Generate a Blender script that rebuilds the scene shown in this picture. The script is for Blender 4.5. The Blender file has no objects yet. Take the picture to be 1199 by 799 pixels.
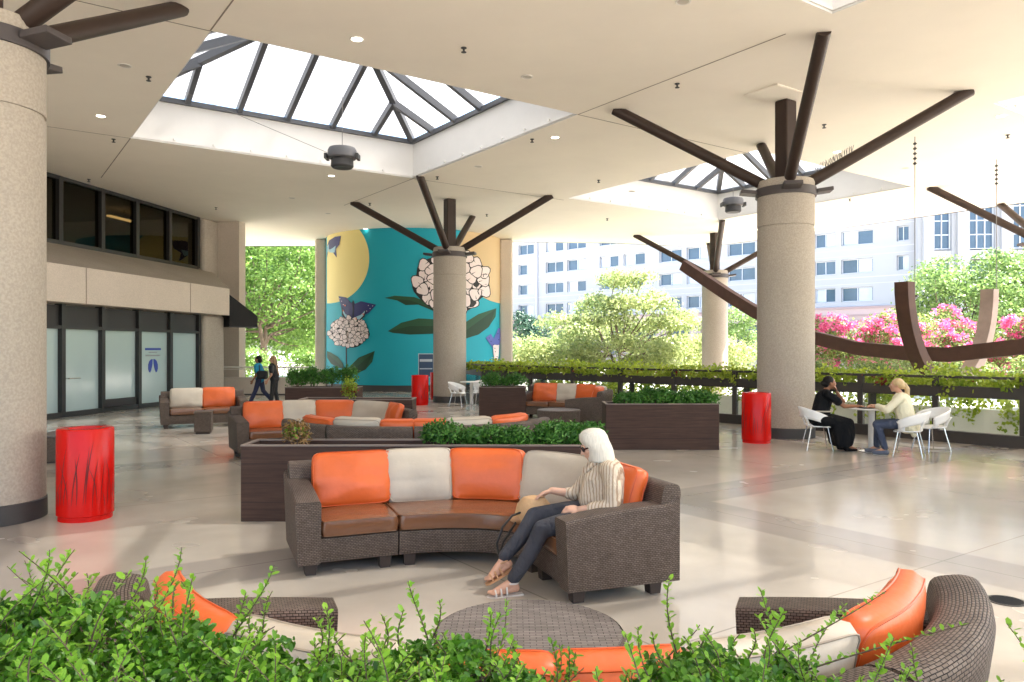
import bpy, bmesh, math, random
import numpy as np
from mathutils import Vector, Matrix, noise
from mathutils.geometry import tessellate_polygon
random.seed(7); RNG = np.random.default_rng(11)
SC = bpy.context.scene
COL = SC.collection
PI = math.pi
H0, F, HC, CZ = 409.0, 900.0, 1.8, 6.93

# ------------------------------------------------------------------ survey helpers: sight line of the photo -> metres
def fl(px, py):
    d = HC*F/(py-H0); return Vector(((px-599.5)/F*d, d, 0))
def cl(px, py):
    d = (CZ-HC)*F/(H0-py); return Vector(((px-599.5)/F*d, d, CZ))
def at(px, py, d):
    return Vector(((px-599.5)/F*d, d, HC-(py-H0)/F*d))

# ------------------------------------------------------------------ materials
MATS = {}
def mat(name, col, rough=.6, var=0, vscale=3, bump=0, bscale=40, metal=0, spec=.5, coat=0, coat_r=.1, emit=None, estr=0, speck=0, sscale=60):
    m = bpy.data.materials.new(name); m.use_nodes = True
    nt = m.node_tree; b = nt.nodes['Principled BSDF']; L = nt.links
    b.inputs['Base Color'].default_value = (*col, 1); b.inputs['Roughness'].default_value = rough
    b.inputs['Metallic'].default_value = metal; b.inputs['Specular IOR Level'].default_value = spec
    b.inputs['Coat Weight'].default_value = coat; b.inputs['Coat Roughness'].default_value = coat_r
    if emit:
        b.inputs['Emission Color'].default_value = (*emit, 1); b.inputs['Emission Strength'].default_value = estr
    tc = nt.nodes.new('ShaderNodeTexCoord')
    cur = None
    if var:
        n = nt.nodes.new('ShaderNodeTexNoise'); n.inputs['Scale'].default_value = vscale; n.inputs['Detail'].default_value = 6; n.inputs['Roughness'].default_value = .65
        L.new(tc.outputs['Object'], n.inputs['Vector'])
        mr = nt.nodes.new('ShaderNodeMapRange'); mr.inputs[1].default_value = .15; mr.inputs[2].default_value = .85
        mr.inputs[3].default_value = 1-var; mr.inputs[4].default_value = 1+var
        L.new(n.outputs[0], mr.inputs[0])
        mx = nt.nodes.new('ShaderNodeMix'); mx.data_type = 'RGBA'; mx.blend_type = 'MULTIPLY'; mx.inputs[0].default_value = 1
        mx.inputs[6].default_value = (*col, 1); L.new(mr.outputs[0], mx.inputs[7]); cur = mx.outputs[2]
    if speck:
        n = nt.nodes.new('ShaderNodeTexNoise'); n.inputs['Scale'].default_value = sscale; n.inputs['Detail'].default_value = 2
        L.new(tc.outputs['Object'], n.inputs['Vector'])
        mr = nt.nodes.new('ShaderNodeMapRange'); mr.inputs[1].default_value = .35; mr.inputs[2].default_value = .65
        mr.inputs[3].default_value = 1-speck; mr.inputs[4].default_value = 1+speck*.6
        L.new(n.outputs[0], mr.inputs[0])
        mx = nt.nodes.new('ShaderNodeMix'); mx.data_type = 'RGBA'; mx.blend_type = 'MULTIPLY'; mx.inputs[0].default_value = 1
        if cur: L.new(cur, mx.inputs[6])
        else: mx.inputs[6].default_value = (*col, 1)
        L.new(mr.outputs[0], mx.inputs[7]); cur = mx.outputs[2]
    if cur: L.new(cur, b.inputs['Base Color'])
    if bump:
        n = nt.nodes.new('ShaderNodeTexNoise'); n.inputs['Scale'].default_value = bscale; n.inputs['Detail'].default_value = 4
        L.new(tc.outputs['Object'], n.inputs['Vector'])
        bp = nt.nodes.new('ShaderNodeBump'); bp.inputs['Strength'].default_value = bump; bp.inputs['Distance'].default_value = .01
        L.new(n.outputs[0], bp.inputs['Height']); L.new(bp.outputs[0], b.inputs['Normal'])
    MATS[name] = m
    return m

def wicker_mat(name, c1, c2, mort, bw=.034, rh=.013):
    m = mat(name, c1, .55, spec=.16); nt = m.node_tree; L = nt.links; b = nt.nodes['Principled BSDF']
    uv = nt.nodes.new('ShaderNodeUVMap')
    br = nt.nodes.new('ShaderNodeTexBrick'); br.inputs['Scale'].default_value = 1
    br.inputs['Color1'].default_value = (*c1, 1); br.inputs['Color2'].default_value = (*c2, 1); br.inputs['Mortar'].default_value = (*mort, 1)
    br.inputs['Brick Width'].default_value = bw; br.inputs['Row Height'].default_value = rh
    br.inputs['Mortar Size'].default_value = .0026; br.inputs['Mortar Smooth'].default_value = .9
    L.new(uv.outputs[0], br.inputs['Vector']); 
    nz_ = nt.nodes.new('ShaderNodeTexNoise'); nz_.inputs['Scale'].default_value = 9; nz_.inputs['Detail'].default_value = 4; L.new(uv.outputs[0], nz_.inputs['Vector'])
    mr_ = nt.nodes.new('ShaderNodeMapRange'); mr_.inputs[1].default_value = .2; mr_.inputs[2].default_value = .8; mr_.inputs[3].default_value = .86; mr_.inputs[4].default_value = 1.14; L.new(nz_.outputs[0], mr_.inputs[0])
    mx_ = nt.nodes.new('ShaderNodeMix'); mx_.data_type = 'RGBA'; mx_.blend_type = 'MULTIPLY'; mx_.inputs[0].default_value = 1; L.new(br.outputs['Color'], mx_.inputs[6]); L.new(mr_.outputs[0], mx_.inputs[7]); L.new(mx_.outputs[2], b.inputs['Base Color'])
    w = nt.nodes.new('ShaderNodeTexWave'); w.wave_type = 'BANDS'; w.bands_direction = 'Y'; w.inputs['Scale'].default_value = .314/rh*1.0
    L.new(uv.outputs[0], w.inputs['Vector'])
    ad = nt.nodes.new('ShaderNodeMath'); ad.operation = 'SUBTRACT'; ad.inputs[0].default_value = 1
    L.new(br.outputs['Fac'], ad.inputs[1])
    bp = nt.nodes.new('ShaderNodeBump'); bp.inputs['Strength'].default_value = .8; bp.inputs['Distance'].default_value = .006
    L.new(ad.outputs[0], bp.inputs['Height']); L.new(bp.outputs[0], b.inputs['Normal'])
    return m

def leaf_mat(name, c1, c2, trans=.35, rough=.45):
    m = bpy.data.materials.new(name); m.use_nodes = True; nt = m.node_tree; L = nt.links
    b = nt.nodes['Principled BSDF']; b.inputs['Roughness'].default_value = rough; b.inputs['Specular IOR Level'].default_value = .35
    geo = nt.nodes.new('ShaderNodeNewGeometry'); tc = nt.nodes.new('ShaderNodeTexCoord')
    n = nt.nodes.new('ShaderNodeTexNoise'); n.inputs['Scale'].default_value = 1.5; n.inputs['Detail'].default_value = 3
    L.new(tc.outputs['Object'], n.inputs['Vector'])
    a = nt.nodes.new('ShaderNodeMath'); a.operation = 'MULTIPLY_ADD'; a.inputs[1].default_value = .55; 
    L.new(geo.outputs['Random Per Island'], a.inputs[0])
    s = nt.nodes.new('ShaderNodeMath'); s.operation = 'MULTIPLY_ADD'; s.inputs[1].default_value = 1.6; s.inputs[2].default_value = -.55
    L.new(n.outputs[0], s.inputs[0]); L.new(s.outputs[0], a.inputs[2]); a.use_clamp = True
    mx = nt.nodes.new('ShaderNodeMix'); mx.data_type = 'RGBA'; mx.inputs[6].default_value = (*c1, 1); mx.inputs[7].default_value = (*c2, 1)
    L.new(a.outputs[0], mx.inputs[0]); L.new(mx.outputs[2], b.inputs['Base Color'])
    t = nt.nodes.new('ShaderNodeBsdfTranslucent'); L.new(mx.outputs[2], t.inputs['Color'])
    ms = nt.nodes.new('ShaderNodeMixShader'); ms.inputs[0].default_value = trans
    L.new(b.outputs[0], ms.inputs[1]); L.new(t.outputs[0], ms.inputs[2]); L.new(ms.outputs[0], nt.nodes['Material Output'].inputs[0])
    MATS[name] = m; return m

M = MATS
mat('concrete', (.395, .350, .292), .85, var=.10, vscale=.9, bump=.2, bscale=60, speck=.13, sscale=38)
mat('concrete_pale', (.60, .525, .445), .85, var=.08, vscale=.9, bump=.15, bscale=50, speck=.12, sscale=40)
mat('ceiling_plaster', (.90, .832, .725), .8, var=.05, vscale=.5)
mat('joint_dark', (.30, .25, .20), .9)
mat('well_paint', (.74, .725, .69), .8, var=.04, vscale=2)
mat('bronze', (.042, .027, .021), .5, var=.18, vscale=4, spec=.25)
mat('collar_dark', (.055, .045, .045), .5, var=.1)
mat('alu_dark', (.085, .09, .10), .45)
mat('black_frame', (.018, .017, .017), .4)
mat('mesh_black', (.03, .028, .028), .55, var=.15, vscale=60)
mat('base_black', (.05, .048, .048), .6)
mat('dark_glass', (.012, .011, .008), .04, spec=.8)
mat('frosted', (.42, .53, .53), .14, var=.03, vscale=.6, spec=.6)
mat('emblem_blue', (.02, .05, .36), .4)
mat('emblem_grey', (.35, .37, .40), .5)
mat('red_paint', (.60, .006, .003), .24, var=.06, vscale=5, spec=.22)
mat('slot_dark', (.09, .004, .004), .7)
mat('liner_black', (.02, .02, .02), .6)
wicker_mat('wicker', (.132, .100, .081), (.180, .141, .117), (.012, .008, .006), bw=.026, rh=.0135)
wicker_mat('wicker_grey', (.17, .15, .14), (.24, .215, .20), (.030, .026, .024), bw=.06, rh=.021)
mat('leg_plastic', (.055, .040, .034), .55, spec=.3)
mat('leather_orange', (.68, .125, .025), .40, var=.12, vscale=4, bump=.35, bscale=14, spec=.5)
mat('leather_taupe', (.52, .455, .365), .45, var=.09, vscale=4, bump=.3, bscale=14, spec=.45)
mat('leather_brown', (.165, .070, .032), .22, var=.12, vscale=4, bump=.4, bscale=12, spec=.55)
mat('pipe_orange', (.60, .09, .015), .4); mat('pipe_taupe', (.36, .30, .23), .5); mat('pipe_brown', (.16, .07, .03), .4)
mat('planter_wood', (.058, .031, .023), .6, var=.22, vscale=2.5, bump=.2, bscale=12, spec=.25)
mat('planter_edge', (.22, .17, .145), .6, var=.1)
mat('soil', (.05, .034, .022), .95, var=.4, vscale=12, bump=.6, bscale=30)
mat('white_plastic', (.80, .80, .79), .35)
mat('chrome', (.62, .62, .62), .22, metal=1)
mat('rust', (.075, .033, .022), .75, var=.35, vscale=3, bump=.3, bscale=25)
mat('rust_lit', (.30, .225, .19), .7, var=.25, vscale=3, bump=.3, bscale=25)  # rust with the sunlit tone of the right rib put into its colour
mat('steel_cable', (.20, .19, .18), .5, metal=.3)
mat('stucco_wall', (.80, .78, .74), .85, var=.06, vscale=1)
mat('hotel_white', (.39, .39, .395), .8, var=.03, vscale=.2)
mat('hotel_groove', (.50, .50, .53), .85)
mat('hotel_podium', (.52, .385, .36), .85, var=.06, vscale=.3)
mat('hotel_band', (.40, .28, .26), .85)
mat('hotel_glass', (.06, .10, .15), .10, spec=.6, var=.5, vscale=.22)
mat('hotel_frame', (.62, .64, .68), .6)
mat('curtain', (.50, .55, .60), .6, var=.2, vscale=.6)
mat('grass', (.10, .19, .035), .9, var=.4, vscale=.8)
mat('asphalt', (.055, .055, .057), .9, var=.2, vscale=4)
mat('pavement', (.60, .56, .50), .85, var=.1, vscale=1)
mat('road_paint', (.75, .74, .70), .7)
mat('bark', (.12, .085, .06), .9, var=.3, vscale=6, bump=.6, bscale=14)
mat('bark_grey', (.16, .125, .10), .9, var=.3, vscale=6, bump=.5, bscale=14)
mat('teal_paint', (.000, .36, .47), .6, var=.04, vscale=.8)
mat('moon_paint', (.80, .69, .28), .65); mat('tan_paint', (.62, .46, .26), .65)
mat('ink', (.012, .012, .016), .6); mat('petal_paint', (.80, .70, .70), .6)
mat('leaf_paint', (.012, .075, .030), .6); mat('leaf_paint_dark', (.006, .042, .016), .6)
mat('wing_blue', (.018, .025, .14), .5); mat('wing_light', (.28, .52, .66), .5); mat('wing_violet', (.10, .13, .46), .5); mat('wing_spot', (.72, .16, .06), .5)
mat('skin_light', (.62, .36, .25), .5, spec=.4); mat('skin_brown', (.28, .125, .065), .5, spec=.4); mat('skin_mid', (.52, .28, .18), .5, spec=.4)
mat('hair_white', (.70, .655, .56), .5, var=.10, vscale=9, spec=.25); mat('hair_blonde', (.60, .43, .22), .45, var=.15, vscale=9)
mat('hair_black', (.008, .006, .006), .5, spec=.2); mat('hair_brown', (.07, .035, .02), .5); mat('hair_tan', (.30, .18, .09), .5)
mat('denim_grey', (.045, .047, .058), .9, var=.35, vscale=7, bump=.3, bscale=60); mat('denim_blue', (.05, .065, .11), .85, var=.2, vscale=7)
mat('jacket_cream', (.78, .73, .54), .7, var=.05, vscale=5); mat('dress_black', (.008, .008, .009), .8, var=.2, vscale=4, spec=.15)
mat('tee_blue', (.02, .30, .52), .7); mat('trouser_navy', (.022, .028, .075), .7); mat('cloth_black', (.012, .012, .014), .7)
mat('sandal_tan', (.50, .27, .13), .5); mat('sandal_silver', (.66, .62, .58), .35); mat('shoe_grey', (.10, .12, .17), .6); mat('sole_white', (.75, .75, .74), .5)
mat('sunglass', (.01, .01, .012), .08, spec=.9); mat('straw', (.55, .34, .17), .7, var=.15, vscale=30, bump=.4, bscale=90)
mat('strap_black', (.015, .014, .014), .4); mat('lips', (.45, .14, .11), .45); mat('eye_white', (.75, .74, .72), .3)
mat('laptop', (.03, .03, .034), .35); mat('poster_navy', (.03, .07, .16), .35); mat('poster_pale', (.55, .62, .70), .4)
mat('lamp_on', (.9, .9, .85), .5, emit=(1, .93, .80), estr=1.6); mat('lamp_off', (.55, .5, .43), .5); mat('lamp_trim', (.80, .76, .70), .5)
mat('tube_lit', (.9, .85, .7), .5, emit=(1, .80, .45), estr=1.0)
mat('awning', (.012, .012, .013), .8); mat('horn_grey', (.10, .10, .105), .5, var=.1); mat('horn_dark', (.035, .035, .036), .6)
mat('drain', (.09, .085, .08), .5, metal=.5); mat('drain_dark', (.015, .015, .015), .8)
mat('spike', (.20, .19, .18), .5)
leaf_mat('leaf_box', (.012, .065, .006), (.13, .33, .025), .25, .32)
leaf_mat('leaf_new', (.12, .33, .024), (.30, .52, .05), .35, .4)
leaf_mat('leaf_shrub', (.022, .095, .014), (.10, .27, .038), .25)
leaf_mat('leaf_dry', (.16, .095, .035), (.34, .20, .07), .2)
leaf_mat('leaf_tree', (.05, .125, .02), (.24, .37, .085), .5)
leaf_mat('leaf_pale', (.13, .19, .05), (.45, .50, .22), .5)
leaf_mat('leaf_right', (.05, .115, .028), (.26, .37, .11), .45)
leaf_mat('leaf_myrtle', (.06, .125, .025), (.26, .33, .10), .45)
leaf_mat('blossom_pink', (.58, .045, .20), (.82, .24, .46), .35)
leaf_mat('leaf_vine', (.16, .27, .02), (.50, .58, .07), .45)
leaf_mat('leaf_red', (.16, .012, .014), (.36, .06, .03), .3)
leaf_mat('leaf_ever', (.02, .055, .035), (.05, .11, .06), .2)

def glass_mat():
    m = bpy.data.materials.new('clear_glass'); m.use_nodes = True; nt = m.node_tree; L = nt.links
    for n in list(nt.nodes):
        if n.type == 'BSDF_PRINCIPLED': nt.nodes.remove(n)
    t = nt.nodes.new('ShaderNodeBsdfTransparent'); t.inputs[0].default_value = (.93, .96, .95, 1)
    g = nt.nodes.new('ShaderNodeBsdfGlossy'); g.inputs['Roughness'].default_value = .03
    fr = nt.nodes.new('ShaderNodeFresnel'); fr.inputs[0].default_value = 1.45
    mr = nt.nodes.new('ShaderNodeMath'); mr.operation = 'MULTIPLY'; mr.inputs[1].default_value = .8; L.new(fr.outputs[0], mr.inputs[0])
    ms = nt.nodes.new('ShaderNodeMixShader'); L.new(mr.outputs[0], ms.inputs[0]); L.new(t.outputs[0], ms.inputs[1]); L.new(g.outputs[0], ms.inputs[2])
    L.new(ms.outputs[0], nt.nodes['Material Output'].inputs[0]); MATS['clear_glass'] = m
glass_mat()
def pane_mat():
    m = bpy.data.materials.new('milk_pane'); m.use_nodes = True; nt = m.node_tree; L = nt.links
    for n in list(nt.nodes):
        if n.type == 'BSDF_PRINCIPLED': nt.nodes.remove(n)
    t = nt.nodes.new('ShaderNodeBsdfTranslucent'); t.inputs[0].default_value = (.20, .20, .20, 1)
    tr = nt.nodes.new('ShaderNodeBsdfTransparent'); tr.inputs[0].default_value = (.9, .9, .9, 1)
    ms = nt.nodes.new('ShaderNodeMixShader'); ms.inputs[0].default_value = .05
    L.new(t.outputs[0], ms.inputs[1]); L.new(tr.outputs[0], ms.inputs[2])
    L.new(ms.outputs[0], nt.nodes['Material Output'].inputs[0]); MATS['milk_pane'] = m
pane_mat()
def floor_mat():
    m = mat('polished_concrete', (.52, .45, .365), .22, spec=.55, coat=.35, coat_r=.10); nt = m.node_tree; L = nt.links; b = nt.nodes['Principled BSDF']
    tc = nt.nodes.new('ShaderNodeTexCoord')
    rot = nt.nodes.new('ShaderNodeMapping'); rot.inputs['Rotation'].default_value = (0, 0, math.radians(-35)); L.new(tc.outputs['Object'], rot.inputs[0])
    def nz(scale, detail, v, rough=.6, dist=0):
        n = nt.nodes.new('ShaderNodeTexNoise'); n.inputs['Scale'].default_value = scale; n.inputs['Detail'].default_value = detail
        n.inputs['Roughness'].default_value = rough; n.inputs['Distortion'].default_value = dist; L.new(v, n.inputs['Vector']); return n.outputs[0]
    big = nz(.42, 3, tc.outputs['Object'], .5, .25); fine = nz(2.4, 5, tc.outputs['Object'], .6, .2)
    ramp = nt.nodes.new('ShaderNodeValToRGB'); L.new(big, ramp.inputs[0]); ramp.color_ramp.interpolation = 'EASE'
    e = ramp.color_ramp.elements; e[0].position = .22; e[0].color = (.37, .335, .285, 1); e[1].position = .80; e[1].color = (.625, .57, .49, 1)
    mr = nt.nodes.new('ShaderNodeMapRange'); mr.inputs[1].default_value = .05; mr.inputs[2].default_value = .95; mr.inputs[3].default_value = .90; mr.inputs[4].default_value = 1.09; L.new(fine, mr.inputs[0])
    mx = nt.nodes.new('ShaderNodeMix'); mx.data_type = 'RGBA'; mx.blend_type = 'MULTIPLY'; mx.inputs[0].default_value = 1
    L.new(ramp.outputs[0], mx.inputs[6]); L.new(mr.outputs[0], mx.inputs[7])
    # stained bands and saw cuts laid on the column grid
    br = nt.nodes.new('ShaderNodeTexBrick'); br.offset = 0; br.inputs['Scale'].default_value = .2; br.inputs['Brick Width'].default_value = 1.35; br.inputs['Row Height'].default_value = 1.295
    br.inputs['Mortar Size'].default_value = .085; br.inputs['Mortar Smooth'].default_value = .16; L.new(rot.outputs[0], br.inputs[0])
    br2 = nt.nodes.new('ShaderNodeTexBrick'); br2.offset = 0; br2.inputs['Scale'].default_value = 1; br2.inputs['Brick Width'].default_value = 3.375; br2.inputs['Row Height'].default_value = 3.25
    br2.inputs['Mortar Size'].default_value = .008; br2.inputs['Mortar Smooth'].default_value = .1; L.new(rot.outputs[0], br2.inputs[0])
    def dark(fac, amt, src, col):
        mm = nt.nodes.new('ShaderNodeMath'); mm.operation = 'MULTIPLY'; mm.inputs[1].default_value = amt; L.new(fac, mm.inputs[0])
        x = nt.nodes.new('ShaderNodeMix'); x.data_type = 'RGBA'; x.blend_type = 'MULTIPLY'; L.new(mm.outputs[0], x.inputs[0]); L.new(src, x.inputs[6]); x.inputs[7].default_value = (*col, 1)
        return x.outputs[2]
    c = dark(br.outputs['Fac'], .70, mx.outputs[2], (.60, .59, .63)); c = dark(br2.outputs['Fac'], .6, c, (.45, .42, .40))
    L.new(c, b.inputs['Base Color'])
    r2 = nt.nodes.new('ShaderNodeMapRange'); r2.inputs[1].default_value = .05; r2.inputs[2].default_value = .95; r2.inputs[3].default_value = .17; r2.inputs[4].default_value = .33
    L.new(nz(.9, 3, tc.outputs['Object'], .5), r2.inputs[0]); L.new(r2.outputs[0], b.inputs['Roughness'])
floor_mat()
def stripe_mat():
    m = mat('shirt_stripe', (.80, .72, .60), .75); nt = m.node_tree; L = nt.links; b = nt.nodes['Principled BSDF']
    tc = nt.nodes.new('ShaderNodeTexCoord'); w = nt.nodes.new('ShaderNodeTexWave'); w.bands_direction = 'X'; w.inputs['Scale'].default_value = 13; w.inputs['Distortion'].default_value = 1.5; w.inputs['Detail Scale'].default_value = 2
    mp = nt.nodes.new('ShaderNodeMapping'); mp.inputs['Rotation'].default_value = (0, .15, .6); L.new(tc.outputs['Object'], mp.inputs[0]); L.new(mp.outputs[0], w.inputs[0])
    r = nt.nodes.new('ShaderNodeValToRGB'); L.new(w.outputs[0], r.inputs[0]); e = r.color_ramp.elements
    e[0].position = .12; e[0].color = (.36, .25, .165, 1); e[1].position = .36; e[1].color = (.60, .505, .385, 1)
    L.new(r.outputs[0], b.inputs['Base Color'])
stripe_mat()
def planks(m, dz=.2):
    nt = m.node_tree; L = nt.links; b = nt.nodes['Principled BSDF']
    src = b.inputs['Base Color'].links[0].from_socket
    tc = nt.nodes.new('ShaderNodeTexCoord'); sp = nt.nodes.new('ShaderNodeSeparateXYZ'); L.new(tc.outputs['Object'], sp.inputs[0])
    d = nt.nodes.new('ShaderNodeMath'); d.operation = 'DIVIDE'; d.inputs[1].default_value = dz; L.new(sp.outputs[2], d.inputs[0])
    f = nt.nodes.new('ShaderNodeMath'); f.operation = 'FRACT'; L.new(d.outputs[0], f.inputs[0])
    g = nt.nodes.new('ShaderNodeMath'); g.operation = 'LESS_THAN'; g.inputs[1].default_value = .03; L.new(f.outputs[0], g.inputs[0])
    mp = nt.nodes.new('ShaderNodeMapping'); mp.inputs['Scale'].default_value = (1.5, 1.5, 28); L.new(tc.outputs['Object'], mp.inputs[0])
    n = nt.nodes.new('ShaderNodeTexNoise'); n.inputs['Scale'].default_value = 1.5; n.inputs['Detail'].default_value = 5; L.new(mp.outputs[0], n.inputs[0])
    mr = nt.nodes.new('ShaderNodeMapRange'); mr.inputs[1].default_value = .3; mr.inputs[2].default_value = .7; mr.inputs[3].default_value = .72; mr.inputs[4].default_value = 1.25; L.new(n.outputs[0], mr.inputs[0])
    y = nt.nodes.new('ShaderNodeMix'); y.data_type = 'RGBA'; y.blend_type = 'MULTIPLY'; y.inputs[0].default_value = 1; L.new(src, y.inputs[6]); L.new(mr.outputs[0], y.inputs[7])
    x = nt.nodes.new('ShaderNodeMix'); x.data_type = 'RGBA'; L.new(g.outputs[0], x.inputs[0]); L.new(y.outputs[2], x.inputs[6]); x.inputs[7].default_value = (.02, .014, .012, 1)
    L.new(x.outputs[2], b.inputs['Base Color'])
planks(M['planter_wood'])

# ------------------------------------------------------------------ mesh builder
class MB:
    def __init__(s): s.v = []; s.f = []; s.uv = []
    def add(s, verts, faces, uvs=None):
        o = len(s.v); s.v += [tuple(p) for p in verts]
        for i, f in enumerate(faces):
            s.f.append(tuple(o+k for k in f)); s.uv.append(uvs[i] if uvs else None)
    def hexa(s, p):   # 8 points: bottom 4 ccw, top 4
        s.add(p, [(3, 2, 1, 0), (4, 5, 6, 7), (0, 1, 5, 4), (1, 2, 6, 5), (2, 3, 7, 6), (3, 0, 4, 7)])
    def box(s, c, size, rz=0, taper=1):
        cx, cy, cz = c; a, b, h = size[0]/2, size[1]/2, size[2]/2; co, si = math.cos(rz), math.sin(rz); P = []
        for z, k in ((-h, taper), (h, 1)):
            for x, y in ((-a, -b), (a, -b), (a, b), (-a, b)):
                x *= k; y *= k; P.append((cx+x*co-y*si, cy+x*si+y*co, cz+z))
        s.hexa(P)
    def bar(s, p, q, w, h, up=(0, 0, 1)):
        p, q = Vector(p), Vector(q); d = (q-p).normalized(); u = Vector(up)
        if abs(d.dot(u)) > .98: u = Vector((0, 1, 0))
        x = d.cross(u).normalized(); y = x.cross(d).normalized(); P = []
        for o in (p, q):
            for a, b in ((-1, -1), (1, -1), (1, 1), (-1, 1)): P.append(o+x*(a*w/2)+y*(b*h/2))
        s.hexa(P)
    def loft(s, rings, caps=True, closed=True, us=None):
        n = len(rings[0]); o = len(s.v)
        for r in rings: s.v += [tuple(p) for p in r]
        if us is None:
            us = [0]
            for a, b in zip(rings, rings[1:]): us.append(us[-1]+(Vector(a[0])-Vector(b[0])).length)
        vs = [0]; R = rings[len(rings)//2]
        for i in range(n): vs.append(vs[-1]+(Vector(R[i])-Vector(R[(i+1) % n])).length)
        for i in range(len(rings)-1):
            for j in range(n if closed else n-1):
                k = (j+1) % n
                s.f.append((o+i*n+j, o+i*n+k, o+(i+1)*n+k, o+(i+1)*n+j)); s.uv.append([(us[i], vs[j]), (us[i], vs[j+1]), (us[i+1], vs[j+1]), (us[i+1], vs[j])])
        if caps and closed:
            s.f.append(tuple(o+j for j in range(n))[::-1]); s.uv.append(None)
            s.f.append(tuple(o+(len(rings)-1)*n+j for j in range(n))); s.uv.append(None)
    def tube(s, pts, rad, n=8, caps=True):
        pts = [Vector(p) for p in pts]
        if not hasattr(rad, '__len__'): rad = [rad]*len(pts)
        rings = []; ref = Vector((0, 0, 1))
        d0 = (pts[1]-pts[0]).normalized()
        if abs(d0.z) > .9: ref = Vector((1, 0, 0))
        x = d0.cross(ref).normalized()
        for i, p in enumerate(pts):
            d = (pts[min(i+1, len(pts)-1)]-pts[max(i-1, 0)]).normalized()
            x = (x-d*x.dot(d)).normalized(); y = d.cross(x)
            rings.append([p+(x*math.cos(2*PI*k/n)+y*math.sin(2*PI*k/n))*rad[i] for k in range(n)])
        s.loft(rings, caps)
    def lathe(s, prof, c=(0, 0, 0), n=32, caps=True, sx=1, sy=1):
        rings = [[(c[0]+r*sx*math.cos(2*PI*k/n), c[1]+r*sy*math.sin(2*PI*k/n), c[2]+z) for k in range(n)] for r, z in prof]
        s.loft(rings, caps)
    def prism(s, poly, z0, z1):
        n = len(poly); s.add([(x, y, z0) for x, y in poly]+[(x, y, z1) for x, y in poly],
            [tuple(range(n))[::-1], tuple(range(n, 2*n))]+[(i, (i+1) % n, n+(i+1) % n, n+i) for i in range(n)])
    def ell(s, c, r, rot=None, n=14, m=10):
        V = [(0, 0, -1)]; Fc = []
        for i in range(1, m):
            t = -PI/2+PI*i/m
            for k in range(n): V.append((math.cos(t)*math.cos(2*PI*k/n), math.cos(t)*math.sin(2*PI*k/n), math.sin(t)))
        V.append((0, 0, 1)); T = len(V)-1
        for k in range(n):
            Fc.append((0, 1+(k+1) % n, 1+k)); Fc.append((T, T-n+k, T-n+(k+1) % n))
        for i in range(m-2):
            for k in range(n): a = 1+i*n+k; b = 1+i*n+(k+1) % n; Fc.append((a, b, b+n, a+n))
        rot = rot or Matrix.Identity(3); c = Vector(c)
        s.add([c+rot @ Vector((x*r[0], y*r[1], z*r[2])) for x, y, z in V], Fc)
    def cap(s, p, q, r0, r1, n=12):
        p, q = Vector(p), Vector(q); d = (q-p); L = d.length
        if L < 1e-6: return s.ell(p, (r0,)*3)
        d /= L; ref = Vector((0, 0, 1)) if abs(d.z) < .9 else Vector((1, 0, 0)); x = d.cross(ref).normalized(); y = d.cross(x)
        st = []
        for i in range(5):
            t = -PI/2+PI/2*i/4*.98+.03; st.append((r0*math.sin(t), r0*math.cos(t)))
        for i in range(5):
            t = PI/2*i/4*.98; st.append((L+r1*math.sin(t), r1*math.cos(t)))
        s.loft([[p+d*a+(x*math.cos(2*PI*k/n)+y*math.sin(2*PI*k/n))*r for k in range(n)] for a, r in st])
    def chain(s, pts, rad, n=12):
        for i in range(len(pts)-1): s.cap(pts[i], pts[i+1], rad[i], rad[i+1], n)
    def mesh(s, name, smooth=False, angle=35):
        me = bpy.data.meshes.new(name); me.from_pydata(s.v, [], s.f); me.update()
        ul = me.uv_layers.new(name='UVMap').data
        buf = np.zeros((len(ul), 2), 'f')
        for p in me.polygons:
            u = s.uv[p.index]
            if u is not None:
                for k, li in enumerate(p.loop_indices): buf[li] = u[k]
            else:
                nx, ny, nz = p.normal
                for li in p.loop_indices:
                    x, y, z = s.v[me.loops[li].vertex_index]
                    if abs(nz) > .75: buf[li] = (x, y)
                    else:
                        h = math.hypot(nx, ny) or 1; buf[li] = ((-ny*x+nx*y)/h, z)
        ul.foreach_set('uv', buf.ravel())
        if smooth:
            me.polygons.foreach_set('use_smooth', [True]*len(me.polygons)); me.set_sharp_from_angle(angle=math.radians(angle))
        return me
    def build(s, name, material, parent=None, smooth=False, bevel=0, angle=35, label=None, off=None, seg=2):
        if off is not None:
            o = Vector(off); s.v = [(a-o.x, b-o.y, c-o.z) for a, b, c in s.v]
        ob = bpy.data.objects.new(name, s.mesh(name, smooth, angle)); COL.objects.link(ob)
        ob.data.materials.append(M[material])
        if parent: ob.parent = parent
        if label: ob['label'] = label
        if bevel:
            b = ob.modifiers.new('bevel', 'BEVEL'); b.width = bevel; b.segments = seg; b.limit_method = 'ANGLE'; b.angle_limit = math.radians(40)
        return ob

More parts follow.
